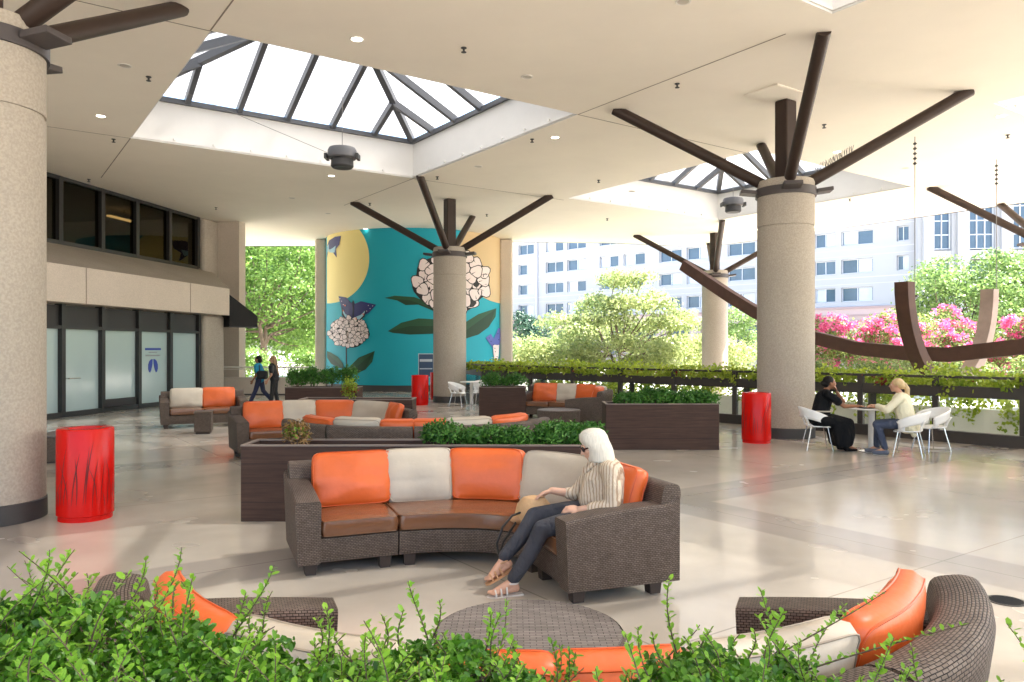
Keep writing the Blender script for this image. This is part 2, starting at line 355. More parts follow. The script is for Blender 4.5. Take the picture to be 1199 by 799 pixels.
def tag(o, label=None, cat=None, group=None, kind=None):
    if label: o['label'] = label
    if cat: o['category'] = cat
    if group: o['group'] = group
    if kind: o['kind'] = kind
    return o
def thing(name, label, cat, loc=(0, 0, 0), rz=0, group=None):
    o = bpy.data.objects.new(name, None); o.empty_display_size = .2; COL.objects.link(o); o.location = loc; o.rotation_euler = (0, 0, rz)
    return tag(o, label, cat, group)
def structure(o): o['kind'] = 'structure'; return o
def copy_tree(o, parent=None):
    c = o.copy(); COL.objects.link(c)
    if parent: c.parent = parent
    for ch in list(o.children): copy_tree(ch, c)
    return c
def remesh_build(mb, name, material, parent=None, voxel=.008, it=4, off=None, label=None):
    """one continuous skin grown over the limbs"""
    if off is not None:
        o = Vector(off); mb.v = [(a-o.x, b-o.y, c-o.z) for a, b, c in mb.v]
    tmp = bpy.data.objects.new('tmp', mb.mesh('tmp')); COL.objects.link(tmp)
    r = tmp.modifiers.new('r', 'REMESH'); r.mode = 'VOXEL'; r.voxel_size = voxel
    sm = tmp.modifiers.new('s', 'SMOOTH'); sm.factor = .5; sm.iterations = it
    dg = bpy.context.evaluated_depsgraph_get(); me = bpy.data.meshes.new_from_object(tmp.evaluated_get(dg))
    bpy.data.objects.remove(tmp); me.name = name; me.materials.clear(); me.materials.append(M[material])
    me.polygons.foreach_set('use_smooth', [True]*len(me.polygons))
    ob = bpy.data.objects.new(name, me); COL.objects.link(ob)
    if parent: ob.parent = parent
    if label: ob['label'] = label
    return ob

def leaves_obj(name, pos, nrm, size, material, parent=None, shape='quad', jitter=.9, aspect=.5, rng=RNG, axis=None):
    """many leaf-sized faces as one mesh: pos (n,3), nrm (n,3) facing hints"""
    n = len(pos); pos = np.asarray(pos, float); nrm = np.asarray(nrm, float)
    d = nrm+rng.normal(0, jitter, (n, 3)); d /= np.linalg.norm(d, axis=1)[:, None]+1e-9
    if axis is None: a = rng.normal(0, 1, (n, 3))
    else: a = np.asarray(axis, float)+rng.normal(0, .25, (n, 3))
    a -= d*(a*d).sum(1)[:, None]; a /= np.linalg.norm(a, axis=1)[:, None]+1e-9
    b = np.cross(d, a); sz = (np.asarray(size)*rng.uniform(.65, 1.3, n))[:, None]
    if shape == 'quad':
        V = np.stack([pos, pos+a*sz*.5+b*sz*aspect*.5, pos+a*sz, pos+a*sz*.5-b*sz*aspect*.5], 1); k = 4
        fc = np.arange(n*4).reshape(n, 4)
    else:
        w = aspect*.5
        V = np.stack([pos, pos+a*sz*.30+b*sz*w*.85+d*sz*.06, pos+a*sz*.72+b*sz*w*.8+d*sz*.06, pos+a*sz, pos+a*sz*.72-b*sz*w*.8+d*sz*.06, pos+a*sz*.30-b*sz*w*.85+d*sz*.06], 1); k = 6
        i = np.arange(n)[:, None]*6
        fc = np.concatenate([i+np.array([0, 1, 2, 3]), i+np.array([0, 3, 4, 5])], 1).reshape(-1, 4)
    me = bpy.data.meshes.new(name); V = V.reshape(-1, 3); me.vertices.add(len(V)); me.vertices.foreach_set('co', V.astype('f').ravel())
    me.loops.add(fc.size); me.loops.foreach_set('vertex_index', fc.astype('i').ravel())
    me.polygons.add(len(fc)); me.polygons.foreach_set('loop_start', np.arange(0, fc.size, 4, dtype='i'))
    me.polygons.foreach_set('loop_total', np.full(len(fc), 4, dtype='i'))
    me.update(calc_edges=True); me.validate()
    me.materials.append(M[material])
    ob = bpy.data.objects.new(name, me); COL.objects.link(ob)
    if parent: ob.parent = parent
    return ob
ORD = ['first', 'second', 'third', 'fourth', 'fifth', 'sixth', 'seventh', 'eighth', 'ninth', 'tenth', 'eleventh', 'twelfth', 'thirteenth', 'fourteenth', 'fifteenth', 'sixteenth']
mat('alu_dark_brown', (.045, .038, .034), .45)
def smoked():
    m = bpy.data.materials.new('smoked_glass'); m.use_nodes = True; nt = m.node_tree; L = nt.links
    for n in list(nt.nodes):
        if n.type == 'BSDF_PRINCIPLED': nt.nodes.remove(n)
    t = nt.nodes.new('ShaderNodeBsdfTransparent'); t.inputs[0].default_value = (.24, .21, .16, 1)
    g = nt.nodes.new('ShaderNodeBsdfGlossy'); g.inputs['Roughness'].default_value = .02; g.inputs[0].default_value = (.8, .78, .7, 1)
    ms = nt.nodes.new('ShaderNodeMixShader'); ms.inputs[0].default_value = .045; L.new(t.outputs[0], ms.inputs[1]); L.new(g.outputs[0], ms.inputs[2])
    L.new(ms.outputs[0], nt.nodes['Material Output'].inputs[0]); MATS['smoked_glass'] = m
smoked()

def strands_bump(m):
    nt = m.node_tree; L = nt.links; b = nt.nodes['Principled BSDF']; tc = nt.nodes.new('ShaderNodeTexCoord'); mp = nt.nodes.new('ShaderNodeMapping'); mp.inputs['Scale'].default_value = (130, 130, 5); L.new(tc.outputs['Object'], mp.inputs[0])
    n = nt.nodes.new('ShaderNodeTexNoise'); n.inputs['Scale'].default_value = 1; n.inputs['Detail'].default_value = 3; L.new(mp.outputs[0], n.inputs[0])
    bp = nt.nodes.new('ShaderNodeBump'); bp.inputs['Strength'].default_value = .5; bp.inputs['Distance'].default_value = .006; L.new(n.outputs[0], bp.inputs['Height']); L.new(bp.outputs[0], b.inputs['Normal'])
    src = b.inputs['Base Color'].links[0].from_socket if b.inputs['Base Color'].links else None
    mr = nt.nodes.new('ShaderNodeMapRange'); mr.inputs[1].default_value = .35; mr.inputs[2].default_value = .65; mr.inputs[3].default_value = .84; mr.inputs[4].default_value = 1.05; L.new(n.outputs[0], mr.inputs[0])
    x = nt.nodes.new('ShaderNodeMix'); x.data_type = 'RGBA'; x.blend_type = 'MULTIPLY'; x.inputs[0].default_value = 1
    if src: L.new(src, x.inputs[6])
    else: x.inputs[6].default_value = b.inputs['Base Color'].default_value
    L.new(mr.outputs[0], x.inputs[7]); L.new(x.outputs[2], b.inputs['Base Color'])
for k in ('hair_white', 'hair_blonde', 'hair_tan', 'hair_black'): strands_bump(M[k])

mat('office_wall', (.30, .28, .22), .8)

def cloth_folds(m, sc=9, st=.9):
    nt = m.node_tree; L = nt.links; b = nt.nodes['Principled BSDF']; tc = nt.nodes.new('ShaderNodeTexCoord'); n = nt.nodes.new('ShaderNodeTexNoise')
    mp = nt.nodes.new('ShaderNodeMapping'); mp.inputs['Scale'].default_value = (1, 1, .55); mp.inputs['Rotation'].default_value = (.5, .3, 0); L.new(tc.outputs['Object'], mp.inputs[0]); L.new(mp.outputs[0], n.inputs[0])
    n.inputs['Scale'].default_value = sc; n.inputs['Detail'].default_value = 3; n.inputs['Distortion'].default_value = 1.2
    bp = nt.nodes.new('ShaderNodeBump'); bp.inputs['Strength'].default_value = st; bp.inputs['Distance'].default_value = .035; L.new(n.outputs[0], bp.inputs['Height']); L.new(bp.outputs[0], b.inputs['Normal'])
for k in ('shirt_stripe', 'denim_grey', 'denim_blue', 'jacket_cream', 'dress_black', 'tee_blue', 'trouser_navy', 'cloth_black'): cloth_folds(M[k])
# ================================================================== setting
A35 = math.radians(35); VX = Vector((math.cos(A35), math.sin(A35), 0)); UX = Vector((-math.sin(A35), math.cos(A35), 0))
RAILP = [(-1.75, 28.2), (-1.0, 26.3), (.57, 23.8), (3.0, 21.25), (5.4, 18.6), (7.4, 16.3), (9.26, 13.9), (11.0, 11.35), (12.6, 8.6), (14.0, 5.6)]
out = [(-30, -12), (17, -12), (17, 1)]+[(x+.16, y+.12) for x, y in RAILP[::-1]]+[(-.4, 31), (-.2, 41), (-8.2, 41), (-8.2, 30.7), (-30, 30.7)]
mb = MB(); mb.prism(out, -.35, 0); structure(mb.build('floor', 'polished_concrete'))
mb = MB(); mb.add([(-400, -60, -.6), (400, -60, -.6), (400, 700, -.6), (-400, 700, -.6)], [(0, 1, 2, 3)]); structure(mb.build('ground', 'pavement'))
# street in front of the hotel
hd = Vector((42, -40, 0)).normalized(); hn = Vector((hd.y, -hd.x, 0)); hp = Vector((0, 124, 0))
def along(t, o): return hp+hd*t+hn*o
def ribbon(mb, o0, o1, z, t0=-160, t1=150):
    a, b, c, d = along(t0, o0), along(t1, o0), along(t1, o1), along(t0, o1)
    mb.add([(p.x, p.y, z) for p in (a, b, c, d)], [(0, 3, 2, 1)])
mb = MB(); ribbon(mb, 8, 20, -.58); structure(mb.build('road', 'asphalt'))
mb = MB(); ribbon(mb, .2, 7.8, -.46); ribbon(mb, 20.2, 24, -.46)
for o in (7.8, 20.0):
    p = along(-5, o+.1); mb.box((p.x, p.y, -.53), (300, .2, .16), rz=math.atan2(hd.y, hd.x))
structure(mb.build('pavement', 'pavement'))
mb = MB()
for k in range(-30, 30): ribbon(mb, 13.95, 14.07, -.572, k*5, k*5+2.2)
structure(mb.build('road_marking', 'road_paint'))

# ceiling: one plaster sheet with square openings on the column grid
SKY = [Vector((-3.92, 17.75, CZ)), Vector((7.25, 25.2, CZ)), Vector((3.95, 6.4, CZ)), Vector((15.4, 15.1, CZ))]
HALF = 3.85
def sq(c, h): return [c-VX*h-UX*h, c+VX*h-UX*h, c+VX*h+UX*h, c-VX*h+UX*h]
cout = [Vector(p) for p in ((-27, -6, CZ), (41, -6, CZ), (9.7, 38.6, CZ), (4.8, 37.2, CZ), (0, 36.75, CZ), (-5, 37.2, CZ), (-9, 38.2, CZ), (-27, 38.4, CZ))]
polys = [cout]+[sq(c, HALF) for c in SKY]
tris = tessellate_polygon(polys); flat = [p for q in polys for p in q]
mb = MB(); mb.add(flat, [tuple(t) for t in tris])
# fascia round the outer edge and the upper slab skin
n = len(cout)
mb.add(cout+[p+Vector((0, 0, .9)) for p in cout], [(i, (i+1) % n, n+(i+1) % n, n+i) for i in range(n)])
mb.add([p+Vector((0, 0, .9)) for p in flat], [tuple(t) for t in tris])
ceil = structure(mb.build('ceiling', 'ceiling_plaster'))
jm = MB()
def seam(p, q, w=.022): 
    p, q = Vector(p), Vector(q); jm.bar((p.x, p.y, CZ-.003), (q.x, q.y, CZ-.003), w, .004)
for c in SKY[:2]:
    for s in (-1, 1) if c is SKY[0] else ():
        seam(c+VX*(s*HALF)+UX*HALF, c+VX*(s*HALF)+UX*(12.95-HALF)) if c is not SKY[1] else None
        seam(c+VX*(s*HALF)-UX*HALF, c+VX*(s*HALF)-UX*(12.95-HALF))
        seam(c+VX*HALF+UX*(s*HALF), c+VX*(13.5-HALF)+UX*(s*HALF))
        seam(c-VX*HALF+UX*(s*HALF), c-VX*(13.5-HALF)+UX*(s*HALF))
for p, q in ((cout[2], cout[3]), (cout[3], cout[4]), (cout[4], cout[5]), (cout[1], cout[2])):
    pass
jm.build('joint', 'joint_dark', ceil)
em = MB()
for i in range(1, 7):
    p, q = cout[i], cout[(i+1) % n]; em.bar(p+Vector((0, 0, .03)), q+Vector((0, 0, .03)), .10, .09)
em.build('edge_trim', 'black_frame', ceil)

# skylights: white well, flashing, hipped glazing on dark bars
SKL = ['large square skylight above the open floor left of the near support column', 'square skylight behind the tall column on the railing side', 'skylight opening at the top edge above the middle of the plaza', 'skylight opening above the planted railing, beyond the tall column to the right']
for i, c in enumerate(SKY):
    t = thing('skylight', SKL[i], 'skylight', c, A35, 'skylights in the ceiling')
    h = HALF; wt = 1.02; mb = MB()
    for k in range(4):
        a = [(-h, -h), (h, -h), (h, h), (-h, h)]; p, q = a[k], a[(k+1) % 4]
        nx, ny = (q[1]-p[1])/(2*h), -(q[0]-p[0])/(2*h)
        mb.hexa([(p[0], p[1], .004), (q[0], q[1], .004), (q[0]+nx*.2+(q[0]-p[0])*.02, q[1]+ny*.2+(q[1]-p[1])*.02, .004), (p[0]+nx*.2-(q[0]-p[0])*.02, p[1]+ny*.2-(q[1]-p[1])*.02, .004),
                 (p[0], p[1], wt), (q[0], q[1], wt), (q[0]+nx*.2+(q[0]-p[0])*.02, q[1]+ny*.2+(q[1]-p[1])*.02, wt), (p[0]+nx*.2-(q[0]-p[0])*.02, p[1]+ny*.2-(q[1]-p[1])*.02, wt)])
    mb.build('well', 'well_paint', t)
    mb = MB()
    for k in range(4):
        a = [(-h, -h), (h, -h), (h, h), (-h, h)]; p, q = a[k], a[(k+1) % 4]
        mb.bar((p[0]*.994, p[1]*.994, .06), (q[0]*.994, q[1]*.994, .06), .03, .05)
        for j in range(1, 8):
            f = j/8; mb.box((p[0]*.99*(1-f)+q[0]*.99*f, p[1]*.99*(1-f)+q[1]*.99*f, .11), (.05, .05, .05))
    mb.build('flashing', 'well_paint', t)
    ap = Vector((0, 0, wt+2.05)); e = h-.02
    mb = MB(); pb = MB(); cs = [Vector((-e, -e, wt)), Vector((e, -e, wt)), Vector((e, e, wt)), Vector((-e, e, wt))]
    for k in range(4):
        p, q = cs[k], cs[(k+1) % 4]
        mb.bar(p+Vector((0, 0, .06)), q+Vector((0, 0, .06)), .14, .12); mb.bar(p+Vector((0, 0, .09)), ap, .17, .20)
        for j in range(1, 6):
            f = j/6; s = p.lerp(q, f); top = p.lerp(ap, 2*f) if f <= .5 else q.lerp(ap, 2*(1-f))
            mb.bar(s+Vector((0, 0, .09)), top, .13, .18)
        pb.add([p+Vector((0, 0, .2)), q+Vector((0, 0, .2)), ap+Vector((0, 0, .12))], [(0, 1, 2)])
    mb.build('glazing_bars', 'alu_dark', t); pb.build('glass_panes', 'milk_pane', t)

# hanging horn speakers below the two nearest skylights
for i, (c, z, lab) in enumerate(((SKY[0], 6.22, 'grey round loudspeaker hanging under the large left skylight'), (SKY[1], 6.52, 'grey round loudspeaker hanging beside the tall column under the farther skylight'))):
    t = thing('hanging_loudspeaker', lab, 'loudspeaker', (c.x, c.y, z), 0, 'loudspeakers under the skylights')
    mb = MB(); mb.lathe([(.12, .26), (.30, .22), (.33, .16), (.33, .0), (.30, -.03)], n=28); mb.build('housing', 'horn_grey', t, True)
    mb = MB(); mb.lathe([(.25, -.02), (.26, -.2), (.22, -.24), (.05, -.22)], n=28); mb.build('horn_mouth', 'horn_dark', t, True)
    for s in (-1, 1):
        mb = MB(); mb.box((s*.36, 0, .02), (.06, .3, .12)); mb.build('bracket', 'horn_dark', t)
    mb = MB(); mb.tube([(0, 0, .2), (0, 0, CZ+3.0-z)], .008, 6)
    if i == 0: mb.tube([(-.3, 0, .1), (-4.3, 0.1, CZ+1.1-z)], .006, 6)
    mb.build('cable', 'steel_cable', t)

# downlights and sprinklers
on = [(418, 46), (118, 136), (650, 161), (388, 206), (428, 268), (1172, 136), (980, 178)]
off = [(617, 90), (146, 77), (384, 250), (560, 195), (740, 224), (800, 2), (342, 232), (1060, 197)]
ll = ['just above the large skylight', 'left of the large skylight', 'right of the large skylight corner', 'below the far edge of the large skylight', 'nearest the teal mural', 'at the right above the hanging cables', 'behind the arms of the tall column']
ol = ['between the large skylight and the middle of the ceiling', 'left of the large skylight by the near column', 'over the far floor near the tree view', 'above the column in front of the mural', 'in front of the second skylight', 'at the top edge of the ceiling', 'over the left building corner', 'beside the hanging cable']
for lst, words_, m_, st in ((on, ll, 'lamp_on', 'lit'), (off, ol, 'lamp_off', 'unlit')):
    for (px, py), w in zip(lst, words_):
        p = cl(px, py); t = thing('downlight', f'{st} round recessed ceiling light {w}', 'ceiling light', p, 0, 'recessed downlights in the ceiling')
        mb = MB(); mb.lathe([(.085, -.002), (.105, -.012), (.118, -.004), (.118, .0)], n=24, caps=False); mb.build('trim_ring', 'lamp_trim', t, True)
        mb = MB(); mb.lathe([(.001, -.006), (.086, -.006), (.086, -.002)], n=24); mb.build('diffuser', m_, t)
spr = [(543, 56, 'above the right end of the large skylight'), (174, 90, 'left of the large skylight bars'), (133, 163, 'beside the left corner of the large skylight'), (104, 210, 'over the upper windows'), (793, 98, 'between the large skylight and the tall column arm'), (623, 163, 'below the right corner of the large skylight'), (512, 207, 'above the mural column arms'), (701, 211, 'in front of the second skylight'), (965, 146, 'between two arms of the tall column'), (1180, 158, 'at the far right of the ceiling'), (433, 238, 'over the mural column'), (570, 251, 'right of the mural column arms'), (253, 243, 'near the left building pilaster'), (711, 256, 'over the railing side'), (995, 233, 'right of the tall column shaft')]
for px, py, w in spr:
    p = cl(px, py); t = thing('sprinkler', f'small dark fire sprinkler in the ceiling {w}', 'sprinkler', p, 0, 'fire sprinklers in the ceiling')
    mb = MB(); mb.lathe([(.05, -.001), (.05, -.012), (.018, -.016), (.018, -.06)], n=12); mb.build('body', 'horn_dark', t)
    mb = MB(); mb.lathe([(.012, -.06), (.045, -.075), (.045, -.082), (.01, -.085)], n=12); mb.build('deflector', 'horn_dark', t)
p = cl(905, 109); mb = MB(); mb.box((0, 0, -.008), (.8, .8, .012), A35); mb.box((0, 0, -.013), (.74, .74, .012), A35)
o = mb.build('access_panel', 'ceiling_plaster'); o.location = p+Vector((0, 0, -.002)); tag(o, 'square access panel in the ceiling above the tall column', 'hatch', kind='thing')

# columns with branching bronze arms
COLS = [((-5.6, 8.15), 'rough concrete column at the left edge beside the red bin', .57), ((5.66, 15.9), 'tall tan concrete column between red bin and white table, four arms on top', .565), ((-2.13, 26.3), 'concrete column in front of the teal mural with bronze arms', .56), ((8.97, 34.0), 'far concrete column beyond the planted railing in front of the hotel', .56), ((16.7, 23.8), 'column past the right edge with bronze arms reaching in', .56)]
for i, ((x, y), lab, r) in enumerate(COLS):
    t = thing('support_column', lab, 'column', (x, y, 0), 0, 'columns carrying the ceiling'); t['kind'] = 'thing'
    zb = -.6 if i >= 3 else 0
    mb = MB(); mb.lathe([(r, zb+.001), (r, 4.27), (r-.02, 4.275), (r-.02, 4.315), (r, 4.32), (r, 5.20), (r-.02, 5.26), (.05, 5.27)], n=56); mb.build('shaft', 'concrete', t, True)
    if i < 3:
        mb = MB(); mb.lathe([(r+.012, .002), (r+.012, .2), (r+.001, .21)], n=56, caps=False); mb.build('base_ring', 'base_black', t, True)
    mb = MB(); mb.lathe([(r+.001, 4.93), (r+.035, 4.93), (r+.035, 5.10), (r+.001, 5.10)], n=56, caps=False)
    mb.build('collar', 'collar_dark', t, True)
    for k in range(4):
        a = math.radians(-10+90*k); d = Vector((math.cos(a), math.sin(a), 0))
        mb = MB(); mb.bar(d*(r+.02)+Vector((0, 0, 5.03)), d*(r+.34)+Vector((0, 0, 5.07)), .36, .075); mb.build('bracket_plate', 'collar_dark', t, bevel=.01)
        mb = MB(); p0 = d*.28+Vector((0, 0, 5.12)); p1 = d*3.52+Vector((0, 0, CZ+.02)); dd = (p1-p0).normalized()
        mb.tube([p0-dd*.05, p1], .118, 12); mb.build('arm', 'bronze', t, True)
        ls = MB(); ls.bar(p1+Vector((0, 0, -.012)), p1+d*.0001+Vector((.0, 0, -.006)), .5, .5) if False else None
    mb = MB(); mb.box((0, 0, (5.2+CZ)/2), (.34, .30, CZ-5.2), rz=A35); mb.build('post', 'bronze', t, bevel=.03)
    if i == 1:
        mb = MB(); a = math.radians(-10); d = Vector((math.cos(a), math.sin(a), 0)); p0 = d*.28+Vector((0, 0, 5.12)); p1 = d*3.52+Vector((0, 0, CZ)); s = d.cross(Vector((0, 0, 1)))
        for q in range(16):
            c = p0.lerp(p1, .10+.014*q)+Vector((0, 0, .12))
            for b in (-1, 0, 1): mb.bar(c, c+s*(b*.09)+Vector((random.uniform(-.03, .03), 0, .14)), .007, .007)
        mb.build('bird_spikes', 'spike', t)

# ------------------------------------------------------------------ mural drum
DC = Vector((-4.6, 36.6, 0)); DR = 4.13
t = thing('mural_drum', 'round teal painted wall with yellow moon, butterflies and white flowers', 'painted wall', DC); t['kind'] = 'thing'; MURAL = t
mb = MB(); mb.lathe([(DR, .26), (DR, CZ)], n=120, caps=False); mb.build('painted_wall', 'teal_paint', t, True)
mb = MB(); mb.lathe([(DR-.02, 0), (DR-.02, .26), (DR, .26)], n=120, caps=False); mb.build('base_strip', 'base_black', t, True)
for sx, w in ((-1, .55), (1, .62)):
    mb = MB(); mb.box((sx*(DR+w/2-.12), -.2, CZ/2), (w, 1.5, CZ)); mb.build('pilaster', 'concrete_pale', t, bevel=.12, seg=4)
def mural(px, py):
    px = min(max(px, 383.2), 588.3); k = (px-599.5)/F
    a = 1+k*k; b = -2*(k*DC.x+DC.y); c = DC.x**2+DC.y**2-DR**2; disc = max(b*b-4*a*c, 0)
    d = (-b-math.sqrt(disc))/(2*a); return math.atan2(k*d-DC.x, DC.y-d)*DR, min(HC-(py-H0)/F*d, CZ-.004)
def paint(name, polys, material, layer, fine=False):
    bm = bmesh.new(); lay_of = {}
    for pi, pl in enumerate(polys):
        pts = []
        for i in range(len(pl)):
            a, b = pl[i], pl[(i+1) % len(pl)]; m = 1 if fine else max(1, int(math.hypot(a[0]-b[0], a[1]-b[1])/4))
            for j in range(m): pts.append(mural(a[0]+(b[0]-a[0])*j/m, a[1]+(b[1]-a[1])*j/m))
        cl_ = [pts[0]]
        for p in pts[1:]:
            if abs(p[0]-cl_[-1][0])+abs(p[1]-cl_[-1][1]) > 1e-4: cl_.append(p)
        if len(cl_) < 3: continue
        ly = layer[pi] if isinstance(layer, list) else layer
        bm.faces.new([bm.verts.new((s, z, ly)) for s, z in cl_])
    bmesh.ops.triangulate(bm, faces=bm.faces[:], ngon_method='EAR_CLIP')
    if not fine:
        for q in range(-50, 51):
            bmesh.ops.bisect_plane(bm, geom=bm.verts[:]+bm.edges[:]+bm.faces[:], plane_co=(q*.14, 0, 0), plane_no=(1, 0, 0))
    for v in bm.verts:
        R = DR+.012+v.co.z*.006
        th = v.co.x/DR; z = v.co.y; v.co = (math.sin(th)*R, -math.cos(th)*R, z)
    bmesh.ops.recalc_face_normals(bm, faces=bm.faces[:])
    me = bpy.data.meshes.new(name); bm.to_mesh(me); bm.free(); me.materials.append(M[material])
    o = bpy.data.objects.new(name, me); COL.objects.link(o); o.parent = MURAL; return o
def disc(cx, cy, rx, ry, n=40, ph=0): return [(cx+rx*math.cos(2*PI*i/n+ph), cy+ry*math.sin(2*PI*i/n+ph)) for i in range(n)]
paint('moon', [[(x, max(y, 262)) for x, y in disc(384, 303, 48.5, 52.5, 72)]], 'moon_paint', 0)
paint('tan_disc', [[(x, max(y, 262)) for x, y in disc(594, 298, 58, 58, 72)]], 'tan_paint', 0)
def flower(cx, cy, rx, ry, pr, np_, seed, lay):
    rr = random.Random(seed); back = []; pet = []; core = []
    base = [(cx+rx*math.cos(a)*(1+.05*math.sin(7*a)), cy+ry*math.sin(a)*(1+.05*math.cos(5*a))) for a in [2*PI*i/40 for i in range(40)]]
    paint('flower_outline', [base], 'ink', lay)
    pts = []
    tries = 0
    while len(pts) < np_ and tries < 8000:
        tries += 1; a = rr.uniform(0, 2*PI); q = math.sqrt(rr.random()); x, y = cx+q*rx*.94*math.cos(a), cy+q*ry*.94*math.sin(a)
        if all(math.hypot(x-u, y-v) > pr*1.25 for u, v in pts): pts.append((x, y))
    rim = []
    for x, y in pts:
        ph = rr.uniform(0, 6); sh = lambda q: [(x+q*(1+.14*math.cos(3*a+ph))*math.cos(a), y+q*(1+.14*math.cos(3*a+ph))*math.sin(a)) for a in [2*PI*i/14 for i in range(14)]]
        rim.append(sh(pr*1.10)); pet.append(sh(pr*.97-.12)); core.append([(x+pr*.1*math.cos(ph), y+pr*.1*math.sin(ph)), (x+pr*.85*math.cos(ph+.09), y+pr*.85*math.sin(ph+.09)), (x+pr*.85*math.cos(ph-.09), y+pr*.85*math.sin(ph-.09))])
    paint('petal_rims', rim, 'ink', [lay+.4+.15*i for i in range(len(rim))], True); paint('petals', pet, 'petal_paint', [lay+.47+.15*i for i in range(len(rim))], True); paint('petal_lines', core, 'ink', [lay+.51+.15*i for i in range(len(rim))], True)
flower(409, 389, 23.5, 18, 2.9, 95, 3, 0); flower(528, 331, 44, 35, 7.0, 62, 9, 1)
paint('stem', [[(404.9, 402), (405.2, 412), (405.3, 441), (406.7, 441), (406.4, 412), (406.3, 402)]], 'ink', 0)
LV = [[(382, 411), (388, 413), (396, 418), (402, 426), (403, 432), (396, 431), (388, 426), (383, 419)], [(409.5, 438), (411, 428), (420, 419), (439, 411), (436, 424), (428, 433), (417, 438)],
      [(450, 349), (462, 346.5), (485, 348), (509, 357), (509, 365), (490, 357), (475, 357.5), (465, 352)], [(454, 388), (470, 378), (490, 373), (509, 374), (509, 391), (480, 392), (460, 390)], [(544, 378), (560, 368), (581, 361), (580, 371), (572, 383), (560, 392), (544, 397)]]
LD = [[(382, 412), (402, 431), (388, 426)], [(410, 437), (438, 412), (428, 433), (417, 438)], [(451, 349.3), (480, 352), (509, 362), (509, 365), (490, 357), (475, 357.5), (465, 352)], [(455, 388.2), (480, 382), (509, 382), (509, 391), (480, 392), (460, 390)], [(544, 388), (580, 362), (572, 383), (560, 392), (544, 397)]]
for a, b in zip(LV, LD): paint('leaf', [a], 'leaf_paint', 0); paint('leaf_dark_half', [b], 'leaf_paint_dark', 1)  # darker green painted over part of each mural leaf
def spots(pts, r): return [disc(x, y, r, r, 6) for x, y in pts]
paint('butterfly', [[(397, 347), (406, 348.5), (412, 355), (414.5, 352), (416, 356), (423, 353), (441, 357), (433, 366), (428, 369), (424, 374), (416, 374.5), (408, 374), (402, 371), (400, 360)]], 'wing_blue', 3)
paint('hind_wing', [[(402, 362), (405, 368), (412, 371.5), (410, 374.2), (404, 371), (401, 366)], [(416.5, 371.5), (423, 369), (428, 364), (427, 370), (422, 374), (416.5, 374.3)]], 'wing_light', 4)
for pl in ([(401, 360), (402, 360), (402.5, 367), (406, 373), (405, 374), (401, 369)], [(428.5, 364), (429.5, 364), (427.5, 371), (422, 376), (421, 375), (426, 370)], [(413.6, 352), (414.8, 352), (415, 371), (413.6, 371)]): paint('wing_edge', [pl], 'ink', 5)
paint('wing_spot', spots([(405, 358), (403, 364), (410, 373.5), (418, 373.7), (426, 368)], .9), 'wing_spot', 6, True)
paint('wing_dot', spots([(399, 350), (401, 353), (403, 357), (437, 358.5), (434, 361.5), (430, 364.5), (432, 358)], .55), 'petal_paint', 6, True)
paint('butterfly', [[(400, 276.5), (398, 287), (394, 292), (395, 302), (392, 298), (389, 293), (385, 292), (384, 302), (383.5, 290), (386, 282), (393, 277.5)]], 'wing_blue', 3)
paint('hind_wing', [[(394, 288), (392.5, 296), (388, 296), (385, 294), (390, 291)], [(384, 289), (386, 286), (386, 292), (384, 297)]], 'wing_light', 4)
paint('butterfly', [[(568, 396), (574, 391), (577.5, 397), (583, 384), (587, 385), (585, 400), (583.5, 407), (576, 407)]], 'wing_violet', 3)
paint('hind_wing', [[(576.5, 404), (583.5, 404), (583, 416), (581, 428), (579, 425), (577, 414)]], 'petal_paint', 4)
paint('wing_dot', spots([(572, 396), (574, 400), (577, 404), (582, 391), (583, 398), (581, 404), (579, 412), (581, 418), (578.5, 408)], .6), 'ink', 5, True)

# poster stand by the mural
t = thing('poster_stand', 'navy framed poster standing by the teal wall behind a red bin', 'poster', (-3.42, 30.6, 0), .0)
mb = MB(); mb.box((0, 0, 1.15), (.62, .03, .95)); mb.build('poster_board', 'poster_pale', t)
mb = MB(); mb.box((0, -.02, 1.15), (.56, .012, .89)); mb.build('poster_face', 'poster_navy', t)
mb = MB(); mb.box((0, -.03, 1.35), (.5, .008, .1)); mb.box((0, -.03, 1.02), (.5, .008, .04)); mb.build('poster_band', 'poster_pale', t)
mb = MB(); mb.box((0, .02, .36), (.05, .04, .68)); mb.box((0, .02, .02), (.5, .35, .03)); mb.build('stand', 'base_black', t)

# ------------------------------------------------------------------ low wall and terrace rail far left
t = thing('terrace_wall', 'low pale concrete wall with metal rail behind the two walkers', 'wall', (0, 0, 0)); t['kind'] = 'thing'
mb = MB(); mb.box((-19.2, 30.4, .36), (23, .35, .66)); mb.build('wall_body', 'concrete_pale', t, bevel=.02)
mb = MB(); mb.box((-19.2, 30.4, .02), (23, .42, .05)); mb.build('wall_base', 'base_black', t)
mb = MB()
mb.tube([(-30.5, 30.4, 1.08), (-7.7, 30.4, 1.08)], .035, 8); mb.tube([(-30.5, 30.4, 1.0), (-7.7, 30.4, 1.0)], .015, 6); mb.build('hand_rail', 'stucco_wall', t)
for k in range(13):
    mb = MB(); mb.box((-7.75-1.85*k, 30.4, .86), (.05, .05, .42)); mb.build('rail_post', 'stucco_wall', t)

